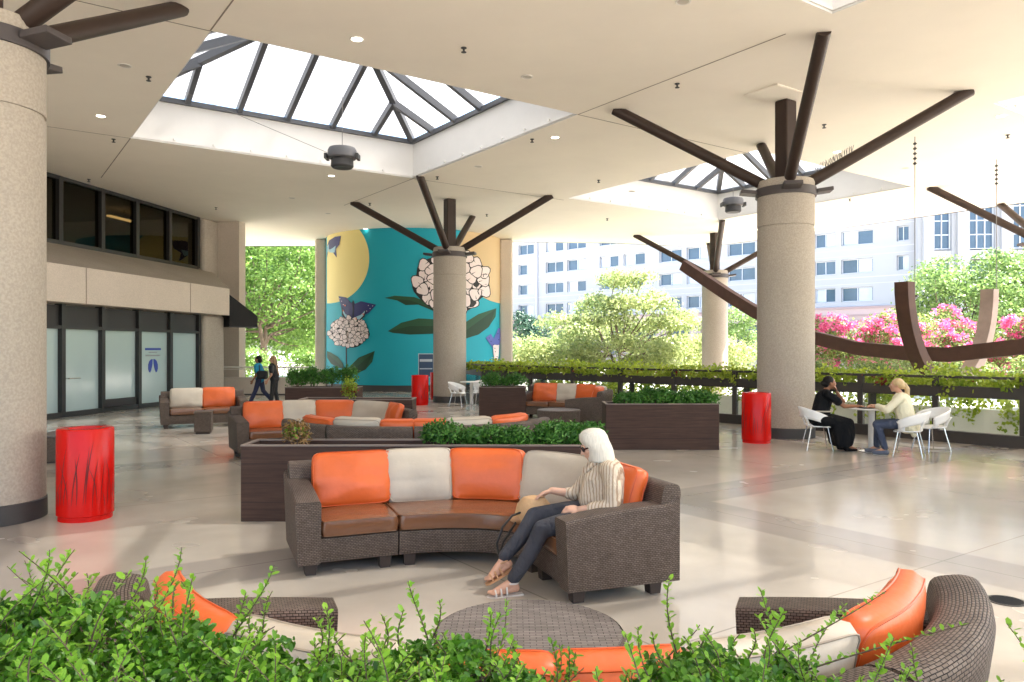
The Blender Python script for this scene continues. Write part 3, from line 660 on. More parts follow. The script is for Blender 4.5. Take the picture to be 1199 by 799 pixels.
# ------------------------------------------------------------------ left building
BO = Vector((-10.83, 26.6, 0)); BA = math.atan2(.986, .165); be = Vector((math.cos(BA), math.sin(BA), 0)); bn = Vector((be.y, -be.x, 0))
def bt(px, o=0):
    k = (px-599.5)/F; q = BO+bn*o; return (k*q.y-q.x)/(be.x-k*be.y)
t = thing('left_building', 'concrete building with frosted shopfront below and dark windows above', 'building', BO, BA); t['kind'] = 'thing'
gm = [bt(p) for p in (231, 197.5, 160.5, 117.5, 70.5)]; step = gm[3]-gm[4]
while gm[-1] > -30: gm.append(gm[-1]-step)
gm = gm[::-1]; x0, x1 = gm[0], gm[-1]
fm = MB()
for i, x in enumerate(gm): fm.box((x, 0, 1.5), (.14, .22, 2.98))
fm.box(((x0+x1)/2, 0, .07), (x1-x0, .20, .13)); fm.box(((x0+x1)/2, 0, 2.38), (x1-x0, .20, .09)); fm.build('shopfront_frame', 'black_frame', t)
for i in range(len(gm)-1):
    a, b = gm[i]+.07, gm[i+1]-.07; door = i == len(gm)-4
    mb = MB(); mb.box(((a+b)/2, .02, 2.69), (b-a, .06, .54)); mb.build('transom_panel', 'mesh_black', t)
    mb = MB(); zb = .36 if door else .135; mb.box(((a+b)/2, .03, (zb+2.335)/2), (b-a, .03, 2.335-zb)); pn = mb.build('frosted_panel', 'frosted', t)
    if door:
        mb = MB(); mb.box(((a+b)/2, 0, .24), (b-a-.02, .08, .20)); mb.box(((a+b)/2, .01, .345), (b-a-.02, .05, .02)); mb.build('door_rail', 'mesh_black', t)
    if i == len(gm)-5:
        mb = MB(); mb.tube([(a+.12, -.10, 1.02), (a+.55, -.10, 1.02)], .012, 6); mb.box((a+.14, -.04, 1.02), (.03, .12, .03)); mb.build('door_handle', 'chrome', t)
    if i == len(gm)-3:
        c = (a+b)/2; w = b-a
        mb = MB(); mb.box((c, .010, 1.80), (w*.54, .008, .065)); mb.build('sign_bar', 'emblem_blue', pn)
        mb = MB(); rr = random.Random(4)
        for z, ww, h in ((1.70, .30, .045), (1.60, .50, .055)):
            x = c-w*ww/2
            while x < c+w*ww/2-.02:
                l = rr.uniform(.02, .035); mb.box((x+l/2, .010, z), (l, .006, h*rr.uniform(.7, 1))); x += l+.012
        mb.build('sign_text', 'emblem_grey', pn)
        mb = MB()
        for s in (-1, 1):
            prof = [(s*.025, 1.50), (s*.10, 1.49), (s*.19, 1.42), (s*.245, 1.28), (s*.25, 1.12), (s*.21, 1.00), (s*.155, .96), (s*.10, 1.05), (s*.055, 1.20), (s*.03, 1.32)]
            if s > 0: prof = prof[::-1]
            n_ = len(prof); prof = [(x*.74, 1.27+(z-1.22)*.78) for x, z in prof]; mb.add([(c+x*w/1.1, .008, z) for x, z in prof]+[(c+x*w/1.1, .016, z) for x, z in prof], [tuple(range(n_))[::-1], tuple(range(n_, 2*n_))]+[(i_, (i_+1) % n_, n_+(i_+1) % n_, n_+i_) for i_ in range(n_)])
        mb.build('sign_emblem', 'emblem_blue', pn)
fx = bt(268, .6)
mb = MB(); mb.hexa([(x0, -.62, 3.0), (fx, -.62, 3.0), (fx, .3, 3.0), (x0, .3, 3.0), (x0, -.62, 3.95), (fx, -.62, 3.95), (fx, .3, 3.95), (x0, .3, 3.95)]); mb.build('fascia', 'concrete_pale', t)
ux1 = bt(233, -1.85)
mb = MB(); mb.add([(x0, -.62, 3.953), (fx, -.62, 3.953), (ux1+.9, 1.85, 4.9), (x0, 1.85, 4.9), (fx, 1.85, 3.953), (x0, 2.2, 3.95)], [(0, 1, 2, 3), (1, 4, 2)]); mb.build('sloped_sill', 'concrete', t)
mb = MB()
for px in (101, 223): mb.box((bt(px, .62), -.622, 3.47), (.03, .012, .95))
mb.build('fascia_joint', 'joint_dark', t)
um = [bt(p, -1.85) for p in (231.5, 198.5, 160, 119.5, 70)]; st = um[3]-um[4]
while um[-1] > -30: um.append(um[-1]-st)
um = um[::-1]
fm = MB()
for x in um: fm.box((x, 1.9, 5.92), (.16, .2, 1.98))
fm.box(((um[0]+um[-1])/2, 1.9, 4.95), (um[-1]-um[0], .18, .12)); fm.box(((um[0]+um[-1])/2, 1.9, 6.86), (um[-1]-um[0], .18, .10)); fm.build('window_frame', 'black_frame', t)
for a, b in zip(um, um[1:]):
    mb = MB(); mb.box(((a+b)/2, 1.93, 5.91), (b-a-.16, .02, 1.82)); mb.build('window', 'smoked_glass', t)
mb = MB(); L_ = um[-1]-um[0]; mx_ = (um[0]+um[-1])/2
mb.box((mx_, 8.5, 5.9), (L_, .1, 2.0)); mb.box((mx_, 5.2, 4.86), (L_, 6.6, .06)); mb.box((mx_, 5.2, 6.9), (L_, 6.6, .06)); mb.box((um[-1]+.04, 5.2, 5.9), (.06, 6.4, 1.98)); mb.build('office_interior', 'office_wall', t)
for k in range(7):
    mb = MB(); mb.box((um[-1]-2.0-3.2*k, 3.6+1.6*(k % 2), 6.55), (.16, 1.5, .06), PI/2); mb.build('office_lamp', 'tube_lit', t)
pe = bt(256)
mb = MB(); mb.box(((x1+.07+pe)/2, .2, 1.5), (pe-x1-.07, .9, 3.0)); mb.build('pilaster', 'concrete', t, bevel=.12, seg=4)
mb = MB(); e0 = bt(256, -1.85); mb.box(((ux1+.09+e0)/2, 2.3, 5.4), (e0-ux1-.09, 1.2, 3.05)); mb.build('pilaster', 'concrete', t, bevel=.12, seg=4)
mb = MB(); e2 = bt(268, .1); q = Vector((-13.95, 37.2, 3.46))-BO; mb.box((q.dot(be), -q.dot(bn), 3.46), (.8, .55, 6.91)); mb.build('end_pier', 'concrete_pale', t, bevel=.12, seg=4)
mb = MB(); mb.box((e2+2.6, 5.8, 3.46), (.5, 10, 6.93)); mb.box(((x0+e2)/2, 9.2, 3.46), (e2-x0+4, .5, 6.93)); mb.build('rear_wall', 'concrete_pale', t)
# black awning on the building's end
p = BO+be*(bt(268, .62)+.15)+bn*.55
t = thing('awning', 'black fabric awning on the end of the left building', 'awning', p, BA)
W = .0
mb = MB(); mb.add([(0, -0.05, 2.62), (0, 1.3, 2.62), (0, 1.3, 3.75), (0, -.05, 3.75), (.98, -.05, 2.62), (.98, 1.3, 2.62), (.98, 1.3, 3.0), (.98, -.05, 3.0)], [(0, 3, 2, 1), (4, 5, 6, 7), (3, 7, 6, 2), (0, 4, 7, 3), (1, 2, 6, 5)]); 
t.rotation_euler = (0, 0, BA-math.radians(48))
mb.build('canvas', 'awning', t)
mb = MB(); mb.bar((0, -.02, 2.60), (.98, -.02, 2.60), .05, .05); mb.bar((.98, 0, 2.6), (.98, 1.3, 2.6), .05, .05); mb.build('awning_frame', 'black_frame', t)

# ------------------------------------------------------------------ railing, trough, light-well wall
P3 = [Vector((x, y, 0)) for x, y in RAILP]
t = thing('glass_railing', 'dark metal railing with glass panels along the planted edge', 'railing', (0, 0, 0)); t['kind'] = 'thing'
tr = MB(); bd = MB(); kb = MB()
for a, b in zip(P3, P3[1:]):
    d = (b-a).normalized(); Z = Vector((0, 0, 1))
    tr.bar(a+Z*1.26-d*.02, b+Z*1.26+d*.02, .06, .05); bd.bar(a+Z*.99, b+Z*.99, .07, .19); kb.bar(a+Z*.11, b+Z*.11, .16, .22)
tr.build('top_rail', 'alu_dark_brown', t); bd.build('band', 'alu_dark_brown', t); kb.build('base_beam', 'alu_dark_brown', t)
for i, (a, b) in enumerate(zip(P3, P3[1:])):
    m = max(1, round((b-a).length/1.75)); rz = math.atan2(b.y-a.y, b.x-a.x)
    for j in range(m):
        p = a.lerp(b, j/m); q = a.lerp(b, (j+1)/m)
        mb = MB(); mb.box((p.x, p.y, .64), (.11, .10, 1.24), rz); mb.build('post', 'alu_dark_brown', t)
        mb = MB(); c = (p+q)/2; mb.box((c.x, c.y, .56), ((q-p).length-.12, .014, .66), rz); mb.build('glass_panel', 'clear_glass', t)
def offs(k): 
    r = []
    for i, p in enumerate(P3):
        d = (P3[min(i+1, len(P3)-1)]-P3[max(i-1, 0)]).normalized(); r.append(p+Vector((-d.y, d.x, 0))*k)
    return r
nA, nB = offs(.22), offs(.75)
mb = MB()
for i in range(len(P3)-1):
    for k0, k1, z0, z1 in ((.22, .28, .90, 1.07), (.69, .75, .90, 1.07), (.22, .75, .86, .90)):
        A, B = offs(k0), offs(k1); a, b, c, d = A[i], A[i+1], B[i+1], B[i]
        mb.hexa([(a.x, a.y, z0), (b.x, b.y, z0), (c.x, c.y, z0), (d.x, d.y, z0), (a.x, a.y, z1), (b.x, b.y, z1), (c.x, c.y, z1), (d.x, d.y, z1)])
for i in range(len(P3)-1):
    a = offs(.5)[i]; mb.box((a.x, a.y, .12), (.12, .12, 1.45))
o = mb.build('planter_trough', 'alu_dark_brown'); tag(o, 'long dark planter trough along the outer side of the railing', 'planter', kind='thing')
W0, W1 = offs(2.6), offs(2.9); mb = MB()
for i in range(len(P3)-1):
    a, b, c, d = W0[i], W0[i+1], W1[i+1], W1[i]
    mb.hexa([(a.x, a.y, -.6), (b.x, b.y, -.6), (c.x, c.y, -.6), (d.x, d.y, -.6), (a.x, a.y, .48), (b.x, b.y, .48), (c.x, c.y, .48), (d.x, d.y, .48)])
o = mb.build('garden_wall', 'stucco_wall'); tag(o, 'low pale garden wall seen through the railing glass', 'wall', kind='thing')
mb = MB(); g0, g1 = offs(.1), offs(2.6)
for i in range(len(P3)-1): mb.add([(g0[i].x, g0[i].y, -.55), (g0[i+1].x, g0[i+1].y, -.55), (g1[i+1].x, g1[i+1].y, -.55), (g1[i].x, g1[i].y, -.55)], [(0, 1, 2, 3)])
structure(mb.build('path', 'stucco_wall'))

# vines: spilling over the trough, hanging in front of the band and behind the glass
def railpt(n, k0, k1):
    A, B = offs(k0), offs(k1); seg = RNG.integers(0, len(P3)-1, n); w = np.array([(P3[i+1]-P3[i]).length for i in range(len(P3)-1)]); seg = RNG.choice(len(w), n, p=w/w.sum()); f = RNG.random(n); g = RNG.random(n)
    a = np.array([A[i][:] for i in range(len(A))]); b = np.array([B[i][:] for i in range(len(B))])
    p = a[seg]*(1-f)[:, None]+a[seg+1]*f[:, None]; q = b[seg]*(1-f)[:, None]+b[seg+1]*f[:, None]
    return p*(1-g)[:, None]+q*g[:, None]
def wob(p, s=1.3, o=0): return np.array([noise.noise((x*s+o, y*s, o)) for x, y, _ in p])
t = thing('trailing_vines', 'yellow green vines with dark red leaves spilling over the railing', 'vines', (0, 0, 0)); t['kind'] = 'thing'
p = railpt(13000, -.04, .95); h = 1.04+RNG.random(len(p))*(.26+.30*(wob(p, .9)+.2).clip(0, 1)); p[:, 2] = h
leaves_obj('foliage', p, np.tile([-.3, -.5, .8], (len(p), 1)), .085, 'leaf_vine', t, aspect=.8)
p = railpt(7000, -.14, .30); p[:, 2] = 1.08+RNG.random(len(p))*(.20+.22*(wob(p, 1.2, 5)+.15).clip(0, 1)); p = p[wob(p, 1.7, 9) > -.22]; leaves_obj('rail_foliage', p, np.tile([-.4, -.7, .7], (len(p), 1)), .085, 'leaf_vine', t, aspect=.8)
p = railpt(900, -.16, .6); p[:, 2] = 1.1+RNG.random(len(p))*.16
keep = wob(p, .8, 7) > .12; p = p[keep]; leaves_obj('red_foliage', p, np.tile([-.4, -.8, .4], (len(p), 1)), .085, 'leaf_red', t, aspect=.8)
def strands(n, k, ztop, lmin, lmax, lp, size):
    base = railpt(n, k, k+.06); P = []
    keep = wob(base, 1.1, 3) > -.06; base = base[keep]
    for b in base:
        L_ = random.uniform(lmin, lmax); m = int(L_*lp); dx, dy = random.uniform(-.15, .15), random.uniform(-.1, .1)
        for j in range(m):
            f = j/m; P.append((b[0]+dx*f+random.gauss(0, .05), b[1]+dy*f+random.gauss(0, .03), ztop-L_*f))
    return np.array(P)
p = strands(60, -.10, 1.22, .08, .36, 70, .08); leaves_obj('front_strands', p, np.tile([-.5, -.8, .3], (len(p), 1)), .075, 'leaf_vine', t, aspect=.8)
p = strands(260, .82, 1.1, .3, .95, 60, .08); leaves_obj('back_strands', p, np.tile([-.5, -.8, .3], (len(p), 1)), .08, 'leaf_vine', t, aspect=.8)
t = thing('wall_creeper', 'bright green creeper hanging over the pale garden wall', 'creeper', (0, 0, 0)); t['kind'] = 'thing'
p = strands(190, 2.5, .70, .2, .8, 55, .09); p2 = railpt(5000, 2.5, 3.6); p2[:, 2] = .36+RNG.random(len(p2))*.6
p = np.concatenate([p, p2]); leaves_obj('foliage', p, np.tile([-.4, -.7, .6], (len(p), 1)), .11, 'leaf_vine', t, aspect=.7)

# ------------------------------------------------------------------ rusted hanging sculpture
t = thing('rusted_sculpture', 'long curved rusted steel beam with curved ribs, hung from cables', 'sculpture', (11.07, 19.45, 0))
kd = Vector((-.55, .83, 0)).normalized(); rd = Vector((.83, .55, 0)).normalized()
K = [(9.1, 4.75), (8, 4.1), (7, 3.52), (6, 2.98), (5, 2.55), (3.9, 2.15), (2.5, 1.82), (.98, 1.68), (0, 1.66), (-1.7, 1.86), (-3, 2.2), (-4.5, 2.8), (-6, 3.6)]
rings = []
for i, (s, z) in enumerate(K):
    a, b = K[max(i-1, 0)], K[min(i+1, len(K)-1)]; tn = (kd*(b[0]-a[0])+Vector((0, 0, b[1]-a[1]))).normalized(); sd = Vector((0, 0, 1)).cross(tn).normalized(); up = tn.cross(sd).normalized()
    c = kd*s+Vector((0, 0, z)); rings.append([c+sd*(x*.14)+up*(y*.185) for x, y in ((-1, -1), (1, -1), (1, 1), (-1, 1))])
mb = MB(); mb.loft(rings); mb.build('keel_beam', 'rust', t, bevel=.012)
for s in (-1, 1):
    rings = []
    for i in range(15):
        ph = (i/14)*1.42; x = s*2.07*math.cos(ph); z = 3.4-2.5*math.sin(ph); tn = Vector((rd*(-s*math.sin(ph)*2.07)+Vector((0, 0, -2.5*math.cos(ph))))).normalized(); nr = kd.cross(tn).normalized()
        c = rd*x+Vector((0, 0, z)); rings.append([c+kd*(a*.17)+nr*(b*.15) for a, b in ((-1, -1), (1, -1), (1, 1), (-1, 1))])
    mb = MB(); mb.loft(rings); mb.build('rib', 'rust_lit' if s > 0 else 'rust', t, bevel=.012)  # right rib gets the lit copy of the rust, left rib the dark one
    top = rd*(s*2.07*.98)+Vector((0, 0, 3.05)); mb = MB(); mb.tube([top+rd*(.15), top+rd*.42+Vector((0, 0, .03)), top+rd*.42+Vector((0, 0, CZ-3.05))], .011, 6); mb.build('cable', 'steel_cable', t)
    mb = MB(); mb.box(tuple(top+rd*.3), (.34, .07, .07), math.atan2(rd.y, rd.x)); mb.lathe([(.05, 0), (.07, .03), (.05, .06)], tuple(top+rd*.42), 10)
    for k in range(5): mb.lathe([(.02, 0), (.05, .03), (.02, .06)], tuple(top+rd*.42+Vector((0, 0, CZ-3.05-.2-.12*k))), 8)
    mb.build('cable_clamp', 'black_frame', t)

# ------------------------------------------------------------------ hotel
HA = math.atan2(hd.y, hd.x)
t = thing('hotel_building', 'white multi storey hotel with rows of paired windows across the street', 'building', hp, HA); t['kind'] = 'thing'
def hx(px, o=0):
    k = (px-599.5)/F; q = hp; return (k*q.y-q.x)/(hd.x-k*hd.y)
WPX = [(560, 575), (582, 597), (607, 625), (639, 659.5), (664, 686), (702, 724), (730, 755), (772, 798), (804, 832), (852, 884), (893, 920), (928, 946), (954, 978), (985, 1022), (1050, 1064)]
WX = [(hx(a), hx(b)) for a, b in WPX]; XA, XB = hx(430), hx(1078)
ROWS = [7.2+3.2*k for k in range(5)]; WH = 1.62; TOP = 24.5
wl = MB(); gv = MB()
zc = [6.6]+[z for r in ROWS for z in (r, r+WH)]+[TOP]
for i in range(0, len(zc), 2): wl.box(((XA+XB)/2, .3, (zc[i]+zc[i+1])/2), (XB-XA, .6, zc[i+1]-zc[i]))
xs = [XA]+[v for w in WX for v in w]+[XB]
for r in ROWS:
    for i in range(0, len(xs), 2): wl.box(((xs[i]+xs[i+1])/2, .3, r+WH/2), (xs[i+1]-xs[i], .6, WH))
    gv.box(((XA+XB)/2, -.004, r-.5), (XB-XA, .02, .09)); gv.box(((XA+XB)/2, -.004, r+WH+.35), (XB-XA, .02, .06))
wl.build('wall', 'hotel_white', t); gv.build('wall_groove', 'hotel_groove', t)
for ri, r in enumerate(ROWS[:4]):
    for a, b in WX:
        mb = MB(); c = (a+b)/2; w = b-a
        for x in ((a+.05), c, (b-.05)): mb.box((x, .34, r+WH/2), (.08, .1, WH-.01))
        mb.box((c, .34, r+.05), (w-.02, .1, .08)); mb.box((c, .34, r+WH-.05), (w-.02, .1, .08)); f = mb.build('window', 'hotel_frame', t)
        mb = MB(); mb.box((c, .40, r+WH/2), (w-.02, .03, WH-.02)); mb.build('pane', 'hotel_glass', f)
        if random.random() < .45:
            s = random.choice((-1, 1)); mb = MB(); mb.box((c+s*w*.24, .375, r+WH*.5), (w*.42, .01, WH*.86)); mb.build('curtain', 'curtain', f)
mb = MB(); xp = hx(629); mb.tube([(xp, -.15, 6.6), (xp, -.15, 24)], .22, 8); mb.build('drain_pipe', 'hotel_groove', t)
pod = MB(); pod.box(((XA+XB)/2, .1, 5.7), (XB-XA, 1.2, 1.8)); pod.box(((XA+XB)/2, .1, .2), (XB-XA, 1.2, 1.6))
x = XA
while x < XB: pod.box((x, .1, 2.9), (1.6, 1.2, 3.8)); x += 5.2
pod.build('podium', 'hotel_podium', t)
bdm = MB()
for z in (6.45, 5.6, 5.0): bdm.box(((XA+XB)/2, -.52, z), (XB-XA, .2, .22))
bdm.build('podium_band', 'hotel_band', t)
mb = MB(); mb.box(((XA+XB)/2, .5, 2.9), (XB-XA-.2, .1, 3.8)); mb.build('shop_glazing', 'hotel_glass', t)
mb = MB(); mb.box(((XA+XB)/2, 10, 12), (XB-XA-.3, 18, 24)); mb.box(((XA+XB)/2, 8, TOP+.4), (XB-XA+.6, 17, .8)); mb.build('block', 'hotel_white', t)
# taller bay at the right of the hotel
b0 = hp+hd*XB
t = thing('hotel_bay', 'taller pale hotel bay with gridded windows and pilasters at the right', 'building', (b0.x, b0.y-1.5, 0), math.radians(-6)); t['kind'] = 'thing'
def bx(px):
    k = (px-599.5)/F; return k*(b0.y-1.5)-b0.x
BW = [(bx(a), bx(b)) for a, b in ((1094, 1113), (1133, 1161), (1181, 1208), (1228, 1255), (1275, 1302))]
wl = MB(); xs = [bx(1076)]+[v for w in BW for v in w]+[bx(1330)]
for i in range(0, len(xs), 2): wl.box(((xs[i]+xs[i+1])/2, .4, 11.5), (xs[i+1]-xs[i], .8, 25)); wl.box(((xs[i]+xs[i+1])/2, -.25, 12), ((xs[i+1]-xs[i])*.55, .5, 24))
for a, b in BW: wl.box(((a+b)/2, .42, 2.6), (b-a, .7, 6)); wl.box(((a+b)/2, .42, 11.7), (b-a, .7, .9)); wl.box(((a+b)/2, .42, 22), (b-a, .7, 4))
wl.box((12, 8, 12), (23, 14, 24)); wl.build('wall', 'hotel_white', t)
for a, b in BW:
    for z0, z1 in ((6, 11), (12.3, 19.8)):
        mb = MB(); w = b-a; nc = 3 if w > 2 else 2
        for k in range(nc+1): mb.box((a+.05+(w-.1)*k/nc, .45, (z0+z1)/2), (.1, .12, z1-z0-.02))
        nr = round((z1-z0)/1.6)
        for k in range(nr+1): mb.box(((a+b)/2, .45, z0+.06+(z1-z0-.12)*k/nr), (w-.02, .11, .10))
        f = mb.build('window', 'hotel_frame', t); mb = MB(); mb.box(((a+b)/2, .52, (z0+z1)/2), (w-.02, .03, z1-z0-.02)); mb.build('pane', 'hotel_glass', f)
# lamp post before the hotel
p = at(946, 400, 60); t = thing('street_lamp', 'dark street lamp post in front of the hotel podium', 'street lamp', (p.x, p.y, -.6))
mb = MB(); mb.lathe([(.2, 0), (.2, .4), (.11, .5), (.09, 6.2)], n=10); mb.build('post', 'black_frame', t); mb = MB(); mb.lathe([(.1, 6.2), (.35, 6.5), (.38, 6.9), (.1, 7.2)], n=12); mb.build('lantern', 'white_plastic', t)
# ================================================================== furniture
class Path:
    def __init__(s, pts):
        s.p = [Vector((*q, 0)) for q in pts]; s.c = [0]
        for a, b in zip(s.p, s.p[1:]): s.c.append(s.c[-1]+(b-a).length)
        s.L = s.c[-1]
    def at(s, t):
        if t <= 0: return s.p[0]+(s.p[1]-s.p[0]).normalized()*t
        if t >= s.L: return s.p[-1]+(s.p[-1]-s.p[-2]).normalized()*(t-s.L)
        for i in range(len(s.c)-1):
            if t <= s.c[i+1]: return s.p[i].lerp(s.p[i+1], (t-s.c[i])/(s.c[i+1]-s.c[i]))
    def map(s, t, n, z, e=.09):
        d = (s.at(t+e)-s.at(t-e)).normalized(); q = s.at(t); return Vector((q.x-d.y*n, q.y+d.x*n, z))
def bez(a, b, c, d, n=14):
    r = []
    for i in range(n+1):
        t = i/n; u = 1-t; r.append(tuple(a[k]*u**3+3*b[k]*u*u*t+3*c[k]*u*t*t+d[k]*t**3 for k in (0, 1)))
    return r
def rpoly(pts, r, seg=3):
    """polygon with rounded corners"""
    o = []; n = len(pts)
    for i in range(n):
        p, a, b = Vector(pts[i]), Vector(pts[i-1]), Vector(pts[(i+1) % n]); k = r[i] if hasattr(r, '__len__') else r
        da, db = (a-p), (b-p); k = min(k, da.length*.45, db.length*.45); s, e = p+da.normalized()*k, p+db.normalized()*k
        for j in range(seg+1):
            t = j/seg; o.append(tuple(s.lerp(p, t).lerp(p.lerp(e, t), t)))
    return o
def cushion(f, A, B, te, dome, seed, k=9, nu=15, nv=11, wr=.006):
    """box cushion with domed faces; f maps (a,b,c) metres -> local point. Returns mesh builder and the two welt lines"""
    mb = MB(); rnd = seed*3.7
    def sqp(u, v):
        m = max(abs(u), abs(v)); nr = (abs(u)**k+abs(v)**k)**(1/k) or 1; q = m/nr if m > 0 else 1
        return A*u*q*(1+.012*v*v), B*v*q*(1-.015*(1-u*u))
    idx = {}; V = []; Fc = []
    for sgn in (1, -1):
        for j in range(nv+1):
            for i in range(nu+1):
                u, v = -1+2*i/nu, -1+2*j/nv; u = math.copysign(abs(u)**.85, u); v = math.copysign(abs(v)**.85, v); a, b = sqp(u, v)
                h = te/2+dome*((1-abs(u)**2.6)*(1-abs(v)**2.6))**.8+wr*noise.noise((a*7+rnd, b*7, sgn*4))*(1-abs(u)**6)*(1-abs(v)**6)+wr*.8*noise.noise((a*3+rnd, b*16, sgn))*(1-abs(v)**4)
                idx[sgn, i, j] = len(V); V.append((a, b, sgn*h))
    for j in range(nv):
        for i in range(nu):
            q = [idx[1, i, j], idx[1, i+1, j], idx[1, i+1, j+1], idx[1, i, j+1]]; Fc.append(q)
            q = [idx[-1, i, j], idx[-1, i+1, j], idx[-1, i+1, j+1], idx[-1, i, j+1]]; Fc.append(q[::-1])
    rim = [(i, 0) for i in range(nu)]+[(nu, j) for j in range(nv)]+[(i, nv) for i in range(nu, 0, -1)]+[(0, j) for j in range(nv, 0, -1)]
    mid = []
    for (i, j) in rim:
        a, b, c = V[idx[1, i, j]]; l = math.hypot(a/A, b/B); V.append((a*(1+.012/A), b*(1+.012/B), 0)); mid.append(len(V)-1)
    n = len(rim)
    for q in range(n):
        w = (q+1) % n; i0, i1 = rim[q], rim[w]
        Fc.append([idx[(1,)+i0], mid[q], mid[w], idx[(1,)+i1]]); Fc.append([idx[(-1,)+i1], mid[w], mid[q], idx[(-1,)+i0]])
    mb.add([f(*p) for p in V], Fc)
    lines = [[f(*(Vector(V[idx[(s,)+r]])+Vector((0, 0, 0)))) for r in rim] for s in (1, -1)]
    return mb, lines
CL = {'o': ('leather_orange', 'pipe_orange', 'orange leather back cushion'), 't': ('leather_taupe', 'pipe_taupe', 'taupe leather back cushion')}
def sofa(label, pts, cuts, cush, group, seats=None, arm=.17, D=.84, welt=True, seed=1, bt_=.17, cs=.275):
    P = Path(pts); mid = P.at(P.L/2); o = P.map(P.L/2, D/2, 0)
    t = thing('wicker_sofa', label, 'sofa', o, 0, group); L = P.L; g = .006
    def at3(s, n, z): return P.map(s, n, z)-o
    secs = list(zip([0]+cuts, cuts+[L]))
    base = rpoly([(.015, .10), (D-.02, .10), (D+.0, .30), (.0, .30)], .02, 2)
    back = rpoly([(D-bt_, .29), (D+.0, .29), (D+.065, .74), (D+.05, .80), (D-.02, .815), (D+.09-bt_, .79)], [.005, .005, .03, .04, .04, .04], 3)
    for i, (a, b) in enumerate(secs):
        m = max(3, int((b-a)/.09)); ss = [a+g+(b-a-2*g)*j/m for j in range(m+1)]
        mb = MB(); mb.loft([[at3(s, n, z) for n, z in base] for s in ss], us=ss); mb.build('base', 'wicker', t, True)
        mb = MB(); us = [s*(1+.35) for s in ss]; mb.loft([[at3(s, n, z) for n, z in back] for s in ss], us=us); mb.build('backrest', 'wicker', t, True)
        for s in (a+.10, b-.10):
            for n in (.10, D-.12):
                mb = MB(); c = at3(s, n, .05); e = at3(s+.05, n, .05)-at3(s-.05, n, .05); mb.box(tuple(c), (.10, .10, .10), math.atan2(e.y, e.x), taper=.82); mb.build('leg', 'leg_plastic', t)
    for sd in (0, 1):
        s0, s1 = (-.02, arm) if sd == 0 else (L-arm, L+.02); rings = []; N = 12; us = []
        for j in range(N+1):
            f = j/N; n = -.035+(D+.04+.035)*f; zt = .600+.065*math.sin(min(1, f/.85)*PI/2) if f < .9 else .665+.06*(f-.9)/.1
            k = (1-f)*.0; pr = rpoly([(s0+.012, .10), (s1-.005, .10), (s1, zt-.02), (s1-.012, zt), (s0+.0, zt), (s0-.012, zt-.03)], [.004, .004, .02, .03, .03, .02], 3)
            lean = .02*max(0, 1-f*9)
            rings.append([at3(s, n+lean*(1-z/.6)*1.5, z) for s, z in pr]); us.append(n)
        mb = MB(); mb.loft(rings, us=us); mb.build('arm', 'wicker', t, True)
    for i, (a, b) in enumerate(seats or secs):
        a2 = a+(arm+.008 if a == 0 else .008); b2 = b-(arm+.008 if abs(b-L) < 1e-3 else .008); A = (b2-a2)/2
        f = lambda x, y, z, c=(a2+b2)/2: at3(c+x, .335+y, .372+z)
        mb, ln = cushion(f, A, .35, .115, .020, seed+i*2+.3, k=14, nu=18)
        q = mb.build('seat_cushion', 'leather_brown', t, True, angle=60)
        if welt:
            w = MB()
            for l in ln: w.tube(l+[l[0]], .0045, 5, False)
            w.build('piping', 'pipe_brown', q, True)
    for i, (a, b, c) in enumerate(cush):
        A = (b-a)/2; B = .225+.006*math.sin(i*2.1); ti = .055*math.sin(i*4.7+seed); dz = .01*math.sin(i*3.3)
        def f(x, y, z, c0=(a+b)/2, ti=ti, dz=dz):
            zz = .655+y+dz; x2 = x+ti*y; return at3(c0+x2, D-cs+(y+.22)*.30-z*.93, zz+z*.30)
        mb, ln = cushion(f, A, B, .10, .055, seed+i*5+.7, wr=.015)
        q = mb.build('back_cushion', CL[c][0], t, True, angle=60, label=CL[c][2])
        if welt:
            w = MB()
            for l in ln: w.tube(l+[l[0]], .0045, 5, False)
            w.build('piping', CL[c][1], q, True)
    return t
def dirv(a): return (math.cos(math.radians(a)), math.sin(math.radians(a)))
SG = 'brown wicker sofas with orange and taupe cushions'
# main curved sofa
p0 = (-1.67, 6.02); d0 = dirv(22); p1 = (p0[0]+.80*d0[0], p0[1]+.80*d0[1]); p3 = (.40, 5.36); d3 = dirv(-70); p2 = (p3[0]-.78*d3[0], p3[1]-.78*d3[1])
pts = [p0, ((p0[0]+p1[0])/2, (p0[1]+p1[1])/2)]+bez(p1, (p1[0]+.40*d0[0], p1[1]+.40*d0[1]), (p2[0]-.40*d3[0], p2[1]-.40*d3[1]), p2)+[((p2[0]+p3[0])/2, (p2[1]+p3[1])/2), p3]
PM = Path(pts); c1, c2 = .80, PM.L-.78; m = (c2-c1)/3
SOFA1 = sofa('curved brown wicker sofa the white haired woman sits on', pts, [c1, c2], [(.19, .84, 'o'), (c1+.02, c1+m+.02, 't'), (c1+m+.02, c1+2*m+.01, 'o'), (c1+2*m+.01, c2+.06, 't'), (c2+.06, PM.L-.20, 'o')], SG, seed=1)
